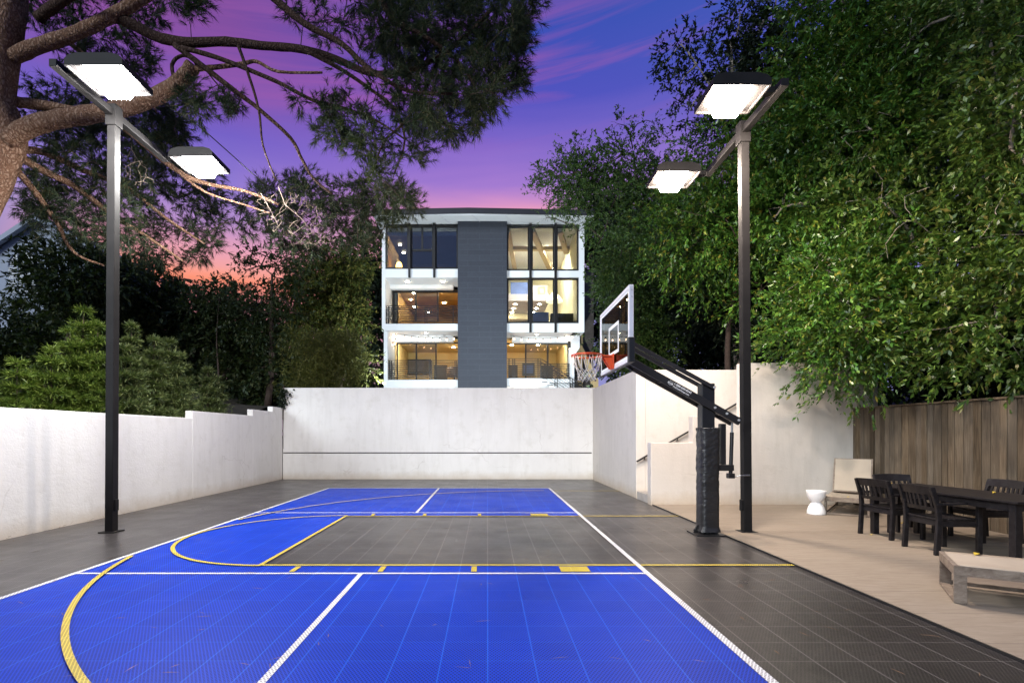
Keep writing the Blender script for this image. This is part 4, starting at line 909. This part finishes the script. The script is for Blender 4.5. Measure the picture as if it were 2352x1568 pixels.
def needles(ends, per, L, wid, tuft, nn, seed=0):
    """tufts of needles near each branch end"""
    ps, ds = [], []
    for (t, d) in ends:
        d = np.array(d); d = d/(np.linalg.norm(d)+1e-9)
        for k in range(per):
            o = RNG.normal(size=3); o /= np.linalg.norm(o); ps.append(np.array(t)+o*tuft*RNG.uniform(.1, 1)); q = o*.75+d*.6; q[2] += .15; ds.append(q)
    ps = np.array(ps); ds = norm(np.array(ds)); N = len(ps)
    o = RNG.normal(size=(N, nn, 3)); dd = ds[:, None, :]*1.0+o*.48; dd = dd/np.linalg.norm(dd, axis=2, keepdims=True)
    base = ps[:, None, :]+ds[:, None, :]*RNG.uniform(-.09, .03, (N, nn, 1))
    ln = L*RNG.uniform(.65, 1.15, (N, nn, 1)); sd = np.cross(dd, RNG.normal(size=(N, nn, 3))); sd /= np.linalg.norm(sd, axis=2, keepdims=True)
    tip = base+dd*ln; tip[:, :, 2] -= .02
    return np.stack([base-sd*wid/2, base+sd*wid/2, tip], 2).reshape(-1, 3)
M['unlit_bark'] = barkmat('unlit_pine_bark', [(.02, .011, .008), (.06, .034, .024), (.10, .065, .05)])  # pine bark darkened so these limbs read as unlit silhouettes
# ---- the big pine
pine = thing('pine_tree', 'huge pine with thick reddish limbs and dark needles, reaching over the court from the left', 'tree', (-9.6, 9.8, .4))
mb = MB(); tp = smooth_path([(-9.75, 9.9, .3), P(-75, 620, 9.8), P(-52, 500, 9.75), P(-10, 400, 9.7), P(14, 320, 9.7), P(-6, 235, 9.65), P(4, 120, 9.6), P(20, 20, 9.5), P(30, -110, 9.5), P(60, -300, 9.4)])
nt = len(tp); mb.tube(tp, [.30-.05*i/nt+(.03 if abs(i-17) < 3 else 0) for i in range(nt)], 22, wob=.05); mb.build('trunk', M['bark'], pine, smooth=True)
LIMBS = [
 ([(20, 325), (60, 295), (120, 277), (200, 264), (260, 254), (330, 234), (395, 203), (428, 172), (444, 150)], 9.6, 9.2, .17, .125),
 ([(436, 160), (470, 157), (520, 152), (560, 146), (590, 142), (640, 165), (740, 167)], 9.2, 9.0, .05, .02),
 ([(30, 130), (90, 105), (150, 86), (215, 58), (290, 18), (370, -30)], 9.6, 9.0, .135, .09),
 ([(205, 62), (262, 40), (310, 60), (370, 88), (440, 98), (520, 96), (600, 105), (690, 113), (770, 135), (850, 168), (930, 165), (1010, 128), (1080, 75), (1130, 20)], 9.3, 8.6, .10, .03),
 ([(400, 103), (467, 153), (550, 217), (594, 250), (667, 317), (694, 367), (720, 410), (764, 447)], 9.0, 9.4, .05, .018),
 ([(547, 105), (567, 160), (594, 250), (604, 334), (634, 414)], 8.9, 8.7, .03, .012),
 ([(417, 110), (500, 133), (634, 187), (717, 230), (784, 247), (860, 275), (930, 320)], 9.0, 8.6, .045, .014),
 ([(700, 115), (784, 160), (850, 205), (900, 245), (930, 320), (905, 400)], 8.8, 9.2, .04, .014),
 ([(610, -20), (700, 55), (784, 100), (850, 160), (940, 210), (1040, 215)], 8.3, 8.2, .06, .02),
 ([(860, -40), (900, 40), (985, 90), (1060, 150), (1100, 220)], 8.2, 8.5, .05, .016),
 ([(1010, 128), (980, 200), (930, 280), (880, 330), (850, 420)], 8.8, 9.0, .035, .012),
 ([(40, 235), (105, 243), (187, 258), (250, 270), (300, 305), (400, 387), (467, 420), (567, 440), (640, 470)], 9.9, 10.6, .10, .022),
 ([(400, 387), (470, 440), (560, 470), (620, 490)], 10.3, 10.6, .03, .012),
 ([(30, 350), (95, 390), (175, 430), (260, 495), (340, 545), (420, 600)], 9.9, 11.5, .085, .02),
 ([(30, 345), (100, 350), (200, 395), (290, 430), (380, 500), (470, 560)], 9.9, 11.8, .08, .02),
 ([(20, 370), (80, 440), (130, 510), (170, 580), (240, 610)], 9.9, 11.2, .07, .02),
 ([(150, 90), (200, 130), (260, 160), (330, 200), (360, 260)], 9.6, 10.6, .05, .015),
 ([(405, 200), (395, 150), (418, 128), (445, 140), (455, 165)], 9.2, 9.25, .035, .02),
 ([(90, 40), (160, -10), (240, -40)], 9.5, 8.4, .10, .06),
 ([(470, 157), (500, 195), (530, 225), (545, 262)], 9.2, 9.0, .014, .006),
]
net = Net()
for (pts, d0, d1, r0, r1) in LIMBS:
    p = smooth_path(path(pts, d0, d1)); k = len(p); mb = MB()
    mb.tube(p, [r0+(r1-r0)*i/(k-1) for i in range(k)], 14 if r0 > .08 else 8, wob=.07); mb.build('limb', M['bark' if (r0 > .08 and d1 > 8.7) or d1 > 9.5 or pts[0] == (436, 160) else 'unlit_bark'], pine, smooth=True); net.limb(p)
main = [(640, -60), (1245, -60), (1236, 20), (1222, 90), (1196, 165), (1160, 235), (1125, 290), (1075, 360), (1000, 370), (985, 430), (965, 480), (900, 470), (850, 420), (800, 380), (770, 320), (740, 240), (820, 180), (720, 100), (660, 40), (620, 0)]
core = [(860, -60), (1235, -60), (1222, 60), (1195, 140), (1150, 220), (1090, 300), (1000, 320), (960, 260), (930, 190), (880, 130), (830, 40)]
tg = scatter(main, 270, 7.9, 10.2)+scatter(core, 300, 7.8, 10.6)
tg += scatter([(660, 200), (760, 220), (820, 300), (880, 400), (800, 340), (720, 300)], 26, 8.4, 9.4)
tg += scatter([(1190, 150), (1222, 175), (1200, 190), (1170, 230)], 10, 8.4, 9)
lft = [(60, 190), (330, 210), (410, 250), (430, 330), (500, 400), (520, 450), (512, 560), (490, 600), (430, 615), (330, 600), (240, 560), (100, 540), (40, 480), (90, 330)]
tl_ = scatter(lft, 430, 10, 13.5, lambda x, y: 1.6 if x > 340 else 0)+scatter([(330, 230), (405, 250), (430, 330), (420, 400), (330, 360)], 50, 11.5, 13)
top = [(50, -60), (440, -60), (420, 15), (380, 40), (352, 70), (368, 150), (300, 220), (220, 190), (140, 130), (60, 60)]
tt = scatter(top, 150, 9.6, 11.5)+scatter([(390, -10), (480, 0), (430, 30), (410, 20)], 10, 8.8, 9.2)
ts = scatter([(420, 190), (470, 185), (560, 235), (545, 262), (440, 270), (410, 220)], 26, 8.9, 9.3)
mid = [(560, 430), (640, 400), (700, 390), (760, 420), (830, 400), (975, 450), (960, 485), (905, 510), (880, 545), (800, 570), (740, 590), (660, 560), (570, 540), (520, 480)]
tm = scatter(mid, 210, 11.2, 14)
e1 = net.grow(tg+tt+ts, .28, .07); e2 = net.grow(tl_, .3, .07); e3 = net.grow(tm, .3, .07)
net.mesh('branches', M['twig'], pine, .016, .0045)
V = np.concatenate([needles(e1, 9, .15, .009, .27, 26), needles(e2, 10, .17, .011, .36, 24)])
fast('crown', V, 3, M['needle'], pine)
k3 = int(len(e3)*.6); fast('crown', needles(e3[:k3], 10, .17, .011, .36, 24), 3, M['needle'], pine); fast('lower_crown', needles(e3[k3:], 10, .17, .011, .36, 24), 3, M['needle2'], pine)
for st, poly, nn in (([(640, 430), (655, 470), (690, 500), (720, 535)], [(650, 440), (690, 440), (740, 480), (778, 560), (700, 578), (650, 520)], 75), ([(600, 445), (620, 480), (640, 520)], [(585, 440), (660, 450), (655, 540), (640, 545), (590, 510)], 45)):
    dn = Net(); dp = path(st, 9.6, 9.4); dn.limb(dp, .1); dn.chains.append(np.array([tuple(q) for q in dp]))
    dn.grow(scatter(poly, nn, 9.2, 9.9), .09, .12); dn.mesh('dead_branch', M['dead'], pine, .012, .0035)
dn2 = Net(); dp = path([(300, 315), (303, 345), (318, 370)], 9.9, 9.8); dn2.limb(dp, .1); dn2.chains.append(np.array([tuple(q) for q in dp]))
dn2.grow(scatter([(285, 360), (330, 370), (358, 410), (350, 440), (315, 430), (285, 410)], 34, 9.7, 10), .09, .1); dn2.mesh('dead_branch', M['dead'], pine, .010, .003)
M['midleaf'] = leafmat('mid_leaf', [(0, (.014, .026, .013)), (.6, (.032, .050, .018)), (1, (.065, .07, .026))], .5, .15, .25)
# ---- broadleaf trees
def tree(name, label, cat, blobs, base, mat, dens, n, length, L, W, spread=.5, droop=.25, group=None, trunk=.16, shell=(.55, 1.05), bark='gbark', extra=None, twr=.01, limbs=True, fold=.22):
    base = Vector(base); rt = thing(name, label, cat, tuple(base), 0, group)
    cs = [Vector(c) for c, r in blobs]; cen = sum(cs, Vector())/len(cs); topz = max(c.z for c in cs)
    tip = Vector((cen.x*.8+base.x*.2, cen.y*.8+base.y*.2, base.z+(topz-base.z)*.85))
    tp = smooth_path([base, base.lerp(tip, .3)+Vector((random.uniform(-.2, .2), random.uniform(-.2, .2), 0)), base.lerp(tip, .65)+Vector((random.uniform(-.3, .3), random.uniform(-.3, .3), 0)), tip]); k = len(tp)
    tk = MB(); tk.tube(tp, [trunk+(trunk*.25-trunk)*i/(k-1) for i in range(k)], 10, wob=.04)
    nw = Net(); nw.limb(tp, .2)
    def addch(r0, rmin, sides):
        for c in nw.chains:
            L = sum(np.linalg.norm(c[i+1]-c[i]) for i in range(len(c)-1)); ra = min(r0*1.8, rmin+r0*L*.5); q = len(c)
            tk.tube([Vector(p) for p in c], [ra+(rmin-ra)*i/(q-1) for i in range(q)], sides, cap=False)
    if limbs:
        nw.grow(cs, .35, .08); addch(trunk*.22, trunk*.1, 6)
        nw.chains = []; ex = []
        for (c, r) in blobs:
            for q in range(5): ex.append(Vector(c)+Vector(tuple(rdir(1)[0]))*r*.85)
        nw.grow(ex, .25, .1); addch(twr, .004, 4)
    tk.build('trunk', M[bark], rt, smooth=True)
    p, d = blob_twigs([(tuple(c), r) for c, r in blobs], dens, shell)
    fast('crown', twig_leaves(p, d, n, length, L, W, spread, droop, fold=fold), 4, M[mat], rt); return rt
def blobs_in(poly, n, r0, r1, dfun, dj=1.5):
    out = []
    for p in scatter(poly, n, -dj/2, dj/2, dfun): out.append((p, random.uniform(r0, r1)))
    return out
# right-hand ficus hedge: three trees leaning over the fence and the stair wall
dA = lambda x, y: 8.1+(2352-x)/850*5.0+.0012*max(0, 500-y)
polyA = [(1985, -120), (2480, -120), (2480, 800), (2352, 830), (2240, 815), (2130, 830), (2030, 825), (1955, 770), (1975, 500), (2010, 200)]
polyB = [(1835, -80), (2030, -80), (2040, 400), (2010, 800), (1950, 828), (1890, 775), (1800, 705), (1745, 640), (1740, 500), (1800, 420), (1860, 240), (1830, 120)]
polyC = [(1690, 300), (1760, 270), (1830, 330), (1800, 600), (1760, 700), (1700, 660), (1620, 660), (1560, 560), (1545, 500), (1580, 420), (1640, 380)]
tree('ficus_tree', 'large glossy ficus hanging over the wooden fence at the right', 'tree', blobs_in(polyA, 58, .55, 1.0, dA, 1.6), (9.4, 9.0, .5), 'ficus2', 150, 17, .52, .105, .042, .42, .28, shell=(.62, 1.1), group='ficus trees behind the fence', twr=.008)
tree('ficus_tree', 'tall glossy ficus rising behind the right floodlight pole and stair wall', 'tree', blobs_in(polyB, 50, .55, 1.1, lambda x, y: dA(x, y) if y < 560 else 9.9+max(0, 2010-x)/300*.9, 1.2), (8.9, 12.6, .6), 'ficus', 150, 17, .52, .10, .040, .42, .28, shell=(.62, 1.1), group='ficus trees behind the fence', twr=.008)
tree('ficus_tree', 'bright green ficus between the backboard and the right floodlight pole', 'tree', blobs_in(polyC, 30, .6, 1.1, lambda x, y: 13.2, 2.2), (6.8, 14.5, 2.6), 'ficus', 140, 17, .52, .105, .044, .42, .28, shell=(.62, 1.1), bark='twig', trunk=.09, group='ficus trees behind the fence')
tree('broadleaf_tree', 'dark loose-leaved tree against the blue sky behind the upper right lamp', 'tree', [(P(x, y, 15.5+random.uniform(-.6, .6)), r) for (x, y, r) in ((1560, 105, .55), (1600, 150, .75), (1640, 215, .7), (1560, 200, .5), (1585, 255, .5), (1530, 145, .3), (1700, 30, .8), (1740, 80, .9), (1690, 90, .6), (1780, 20, .8), (1660, 300, .8), (1720, 200, .9), (1770, 150, .9), (1790, -40, .9), (1730, 270, .8), (1690, 150, .5))], (7.9, 16, 2.6), 'darkleaf', 130, 12, .45, .12, .05, group=None)
polyD = [(1275, 415), (1310, 385), (1370, 370), (1420, 325), (1470, 330), (1520, 320), (1570, 400), (1570, 560), (1570, 760), (1510, 830), (1460, 800), (1425, 640), (1410, 560), (1370, 500), (1320, 440)]
tree('small_leaved_tree', 'airy small-leaved tree leaning past the right edge of the white house', 'tree', blobs_in(polyD, 50, .8, 1.25, lambda x, y: 21.5, 2.5)+[(P(x, y, 21.5), r) for (x, y, r) in ((1240, 400, .45), (1235, 440, .4), (1420, 285, .5), (1500, 280, .5), (1330, 335, .4), (1345, 400, .7), (1265, 395, .45), (1295, 510, .28), (1330, 530, .35), (1255, 500, .2), (1350, 600, .25))], (7.4, 22, 2.8), 'smallleaf', 95, 13, .5, .115, .052, shell=(.35, 1.1), bark='twig', trunk=.12)
polyE = [(1400, 640), (1500, 620), (1580, 690), (1700, 690), (1760, 780), (1760, 860), (1420, 870)]
tree('broadleaf_tree', 'deep shaded green tree behind the backboard and the stair wall top', 'tree', blobs_in(polyE, 26, .8, 1.2, lambda x, y: 21, 2), (8.4, 21.3, 2.8), 'darkleaf', 110, 12, .45, .14, .065, bark='twig')
tree('small_leaved_tree', 'floodlit small-leaved green tree just behind the backboard', 'tree', blobs_in([(1400, 570), (1500, 520), (1560, 560), (1560, 680), (1530, 780), (1480, 830), (1405, 830)], 34, .5, .85, lambda x, y: 18.3, 1.6), (6.3, 18.8, 2.8), 'smallleaf', 170, 13, .4, .10, .046, .5, .25, shell=(.5, 1.1), bark='twig', trunk=.08)
tree('broadleaf_tree', 'dark green tree filling the gap behind the right floodlight pole', 'tree', blobs_in([(1600, 150), (1850, 150), (2000, -50), (2400, -50), (2420, 830), (2200, 850), (1900, 860), (1720, 860), (1600, 600)], 84, 1.2, 1.7, lambda x, y: 17-(x-1600)/800*4, 1.5), (11, 15.5, 1), 'darkleaf', 66, 12, .55, .18, .09)
# left of the house
tree('broadleaf_tree', 'brownish green tree lit from below, just left of the house', 'tree', blobs_in([(690, 600), (760, 570), (800, 565), (828, 600), (828, 780), (700, 780), (660, 690)], 24, .8, 1.15, lambda x, y: 23.5, 2), (-6.8, 24, 2.9), 'brownleaf', 130, 12, .45, .14, .055, shell=(.4, 1.1), bark='twig')
tree('broadleaf_tree', 'dark leafy tree silhouetted in front of the orange sunset patch', 'tree', [(P(x, y, 21+random.uniform(-.5, .5)), r) for (x, y, r) in ((575, 585, .4), (600, 610, .55), (565, 620, .35), (640, 640, .5), (620, 580, .35), (650, 600, .55), (690, 580, .7), (655, 690, .6), (610, 690, .6), (690, 640, .7), (560, 720, .8), (620, 750, .9), (680, 720, .7))], (-9.2, 21.5, 2.7), 'midleaf', 100, 10, .5, .14, .07, bark='twig')
tree('bamboo', 'feathery olive bamboo clump above the left half of the back wall', 'bamboo', blobs_in([(655, 810), (690, 775), (760, 780), (810, 790), (836, 820), (836, 890), (650, 890)], 26, .45, .75, lambda x, y: 19.6, 1.2), (-6.1, 19.6, 2.8), 'bamboo', 260, 14, .5, .15, .020, .45, .3, trunk=.03, shell=(.2, 1.1), bark='twig')
tree('broadleaf_tree', 'dark green tree growing behind the right side of the house', 'tree', blobs_in([(1360, 480), (1420, 440), (1600, 440), (1720, 560), (1720, 880), (1330, 880)], 34, 2.0, 2.8, lambda x, y: 39, 2), (11, 40, 3.2), 'darkleaf', 20, 11, 1.1, .42, .22, trunk=.25, bark='twig')
tree('broadleaf_tree', 'dark tree behind the brownish one, beside the left wall of the house', 'tree', blobs_in([(690, 640), (740, 575), (900, 545), (900, 890), (620, 890), (640, 780)], 26, 1.7, 2.4, lambda x, y: 39, 2), (-10, 40, 3), 'darkleaf', 22, 11, 1.0, .40, .20, trunk=.25, bark='twig')
tree('broadleaf_tree', 'broad dark tree far behind the garden wall under the sunset', 'tree', blobs_in([(-60, 800), (130, 800), (230, 720), (420, 700), (560, 735), (640, 770), (700, 900), (-60, 900)], 40, 1.6, 2.4, lambda x, y: 30, 2), (-18, 31, 3), 'midleaf', 24, 11, .9, .36, .18, trunk=.25, bark='twig')
tree('broadleaf_tree', 'shadowed tree between the stair wall and the right floodlight pole', 'tree', blobs_in([(1700, 640), (1900, 640), (1990, 840), (1700, 840)], 16, .8, 1.1, lambda x, y: 15.6, 1), (9.3, 15.8, .8), 'darkleaf', 110, 12, .5, .15, .08, bark='twig')
bg_ = [('dense dark tree standing right of the gabled house', [(230, 640), (420, 620), (440, 700), (420, 860), (240, 860)], 22, (-16, 23, 2)),
       ('dense dark tree at the far left edge below the gabled house window', [(-60, 760), (40, 735), (120, 690), (240, 690), (240, 900), (-60, 900)], 24, (-20, 24, 2)),
       ('dense dark tree beneath the sunset patch, left of the bamboo', [(420, 690), (520, 700), (600, 740), (650, 780), (650, 900), (420, 900)], 22, (-12, 22.5, 2)),
       ('black-green tree in front of the gabled house roof', [(140, 610), (250, 610), (250, 690), (130, 680)], 9, (-17.5, 20, 2))]
for (lab, pl, n_, b_) in bg_:
    tree('broadleaf_tree', lab, 'tree', blobs_in(pl, n_, 1.0, 1.5, lambda x, y: b_[1], 1.5), b_, 'midleaf', 62, 12, .6, .19, .09, bark='twig', group='dark trees beyond the garden wall')
tree('broadleaf_tree', 'thin twiggy dark tree with tiny leaves against the orange sky', 'tree', [(P(x, y, 20.5), r) for (x, y, r) in ((450, 665, .5), (500, 650, .5), (530, 640, .4), (480, 690, .6), (545, 690, .6), (590, 720, .6), (510, 720, .7), (440, 700, .6))], (-11, 20.8, 2.4), 'midleaf', 90, 10, .4, .09, .04, shell=(.2, 1.15), bark='twig', trunk=.05)
# shrubs behind the garden wall
def shrub(label, spires, mat, base, d):
    rt = thing('shrub', label, 'shrub', tuple(base), 0, 'shrubs behind the garden wall'); tk = MB(); ps, ds, ls = [], [], []
    for (x, y, w) in spires:
        top = P(x, y, d+random.uniform(-.35, .35)); top.x = min(top.x, -7.5); w = 1.25*w*d/FPX
        foot = Vector((top.x*.85+base.x*.15+random.uniform(-.1, .1), top.y, .5)); H = top.z-foot.z
        tk.tube([foot, foot.lerp(top, .5)+Vector((random.uniform(-.06, .06), 0, 0)), top], [.022, .016, .005], 6)
        n = int(185*H); u = RNG.uniform(0, 1, n)**.9; a = RNG.uniform(0, 2*math.pi, n); lay = np.round(u*9+RNG.normal(size=n)*.18)/9
        u = np.clip(np.where(RNG.uniform(0, 1, n) < .8, lay, u), .01, 1); Rr = (.05+w*.55*u**.75)*RNG.uniform(.5, 1.35, n)
        lim = np.maximum(.12, -7.05-(foot.x+(top.x-foot.x)*(1-u))); Rr = np.where(np.cos(a) > 0, np.minimum(Rr, lim/np.maximum(.05, np.cos(a))), Rr)
        ax = np.array(top)[None]*(1-u)[:, None]+np.array(foot)[None]*u[:, None]; o = np.stack([np.cos(a), np.sin(a), RNG.uniform(.15, .6, n)], 1)
        ps.append(ax+o*(Rr*.35)[:, None]); ds.append(o); ls.append(Rr*.62)
    tk.build('stem', M['twig'], rt)
    ps, ds, ls = np.concatenate(ps), np.concatenate(ds), np.concatenate(ls)
    d0 = norm(ds); N = len(ps); n = 13; q = N*n; u = RNG.uniform(0, 1, (N, n, 1))
    b = ps[:, None, :]+d0[:, None, :]*u*ls[:, None, None]; b[:, :, 2] -= (u[:, :, 0]**2)*ls[:, None]*.35
    dd = d0[:, None, :]*.9+RNG.normal(size=(N, n, 3))*.5; U = RNG.normal(size=(N, n, 3))*.5; U[:, :, 2] += 1
    fast('crown', leafarr(b.reshape(q, 3), dd.reshape(q, 3), U.reshape(q, 3), (.145)*RNG.uniform(.6, 1.3, q), .018*RNG.uniform(.8, 1.2, q), .2), 4, M[mat], rt)
SHR = [('tallest bright green shrub behind the garden wall, beside the left pole', [(192, 712, 120), (160, 760, 95), (225, 748, 95), (180, 800, 110)], 'podo', 10.0),
 ('bright green shrub just left of the tallest one, behind the garden wall', [(118, 800, 80), (140, 845, 90), (92, 850, 80)], 'podo', 9.7),
 ('low green shrub at the left edge, behind the garden wall', [(40, 832, 90), (70, 858, 80), (5, 880, 100)], 'podo', 9.4),
 ('pointed green shrub immediately right of the left floodlight pole', [(302, 748, 70), (286, 800, 90), (325, 800, 90), (340, 850, 90)], 'podo2', 10.7),
 ('grey-green shrub behind the first step of the garden wall top', [(398, 780, 80), (378, 830, 95), (425, 835, 95)], 'podo2', 11.4),
 ('round-topped grey-green shrub behind the second step of the garden wall', [(505, 785, 90), (470, 822, 95), (535, 815, 90), (500, 850, 110)], 'podo2', 12.3),
 ('dim low shrub beside the ivy at the back corner of the garden wall', [(575, 850, 90), (610, 868, 80), (555, 880, 90)], 'podo2', 13.8)]
for (lab, sp, m, d) in SHR:
    b = P(sum(q[0] for q in sp)/len(sp), 998, d); b.z = .5; b.x = min(b.x, -7.6); shrub(lab, sp, m, b, d)
tree('hedge', 'dark hedge peeping over the top of the wooden fence below the ficus', 'hedge', [(Vector((random.uniform(8.95, 9.3), random.uniform(3.5, 10.2), random.uniform(1.2, 3.1))), random.uniform(.4, .65)) for _ in range(95)], (9.1, 9.6, .5), 'darkleaf', 300, 12, .3, .12, .06, bark='twig', trunk=.05)
# a bare curved twig and the overhead cable
cb = thing('cable', 'thin black overhead cable sagging between the left lamps and the pine', 'cable', (-6, 9, 5)); mb = MB(); mb.tube(smooth_path([P(330, 205, 9.3), P(367, 232, 9.3), P(450, 285, 9.6), P(520, 345, 10), P(600, 415, 10.4), P(660, 450, 10.8)]), .010, 6); mb.build('wire', M['black'], cb)
SUN = 2.0; EXPO = 0.22
# ------------------------------------------------------------------ dusk sky and last light
wd = bpy.data.worlds.new('World'); SC.world = wd; wd.use_nodes = True
t = NT(wd.node_tree); bg = wd.node_tree.nodes['Background']
tc = t.n('ShaderNodeTexCoord').outputs['Generated']; x, y, z = t.xyz(tc)
el = t.m('MAXIMUM', z, 0)
az = t.m('DIVIDE', x, t.m('ADD', t.m('ABSOLUTE', y), .15))
cv = t.n('ShaderNodeCombineXYZ'); t.put(cv.inputs[0], t.m('MULTIPLY', az, 1.6)); t.put(cv.inputs[1], t.m('MULTIPLY', t.m('ADD', z, t.m('MULTIPLY', az, -.02)), 13.0)); t.put(cv.inputs[2], y)
n1 = t.noise(cv.outputs[0], 1.7, 5, .55, .7)
elw = t.m('ADD', el, t.m('MULTIPLY', t.m('SUBTRACT', n1, .5), .034))
rc_ = t.ramp(elw, [(.0, (.25, .18, .30)), (.24, (.5, .18, .25)), (.31, (.96, .30, .22)), (.35, (.95, .38, .38)), (.392, (.93, .34, .43)), (.412, (.66, .26, .52)), (.44, (.36, .165, .58)), (.49, (.19, .10, .54)), (.55, (.05, .046, .47)), (.63, (.004, .042, .40)), (.85, (.003, .03, .24))])
rl_ = t.ramp(elw, [(.0, (.30, .20, .30)), (.23, (.55, .16, .14)), (.255, (1.0, .26, .10)), (.275, (.95, .34, .25)), (.305, (.82, .34, .42)), (.345, (.46, .25, .55)), (.40, (.25, .16, .59)), (.46, (.15, .085, .52)), (.52, (.18, .056, .36)), (.57, (.20, .045, .30)), (.68, (.13, .04, .27)), (.85, (.02, .03, .22))])
side = t.mapr(az, .02, -.42)
sky = t.mix(side, rc_, rl_)
cv2 = t.n('ShaderNodeCombineXYZ'); t.put(cv2.inputs[0], t.m('MULTIPLY', az, 1.1)); t.put(cv2.inputs[1], t.m('MULTIPLY', t.m('ADD', z, t.m('MULTIPLY', az, -.10)), 26.0)); t.put(cv2.inputs[2], 3.7)
streak = t.mapr(t.noise(cv2.outputs[0], 1.0, 5, .55, .5), .46, .64)
band = t.m('MULTIPLY', streak, t.mapr(el, .475, .545))
band = t.m('MULTIPLY', band, t.mapr(el, .68, .60))
sky = t.mix(t.m('MULTIPLY', band, .7), sky, (.36, .075, .36))
farl = t.mapr(az, -.62, -.85)
low = t.mapr(el, .42, .32)
sky = t.mix(t.m('MULTIPLY', farl, low), sky, (.16, .22, .58))
right = t.mapr(az, .0, .9)
sky = t.mix(t.m('MULTIPLY', right, .6), sky, (.05, .10, .42))
rlo = t.m('MULTIPLY', t.mapr(az, .10, .17), t.mapr(el, .44, .385))
sky = t.mix(t.m('MULTIPLY', rlo, .85), sky, (.20, .20, .55))
sky = t.mix(.10, sky, (.20, .17, .34))
back = t.mapr(y, .1, -.35)
sky = t.mix(back, sky, (.06, .10, .26))
nk = t.n('ShaderNodeTexSky', sky_type='NISHITA'); nk.sun_disc = False; nk.sun_elevation = R(23); nk.sun_rotation = R(216)
sky = t.mix(.012, sky, nk.outputs[0], 'ADD')
t.put(bg.inputs[0], sky); bg.inputs[1].default_value = .92
sl = bpy.data.lights.new('sun', 'SUN'); so = bpy.data.objects.new('sun', sl); COL.objects.link(so)
sl.energy = SUN; sl.angle = R(24); sl.color = (.86, .95, 1.0)
dv = Vector((.60, .85, -.44)); so.rotation_euler = dv.to_track_quat('-Z', 'Y').to_euler(); so.location = (0, -10, 12)
SC.view_settings.view_transform = 'Standard'; SC.view_settings.look = 'None'; SC.view_settings.exposure = EXPO; SC.view_settings.gamma = 1
SC.render.engine = 'CYCLES'; SC.cycles.use_denoising = True; SC.cycles.max_bounces = 8; SC.cycles.transparent_max_bounces = 16; SC.cycles.sample_clamp_indirect = 8; SC.cycles.caustics_reflective = False; SC.cycles.caustics_refractive = False
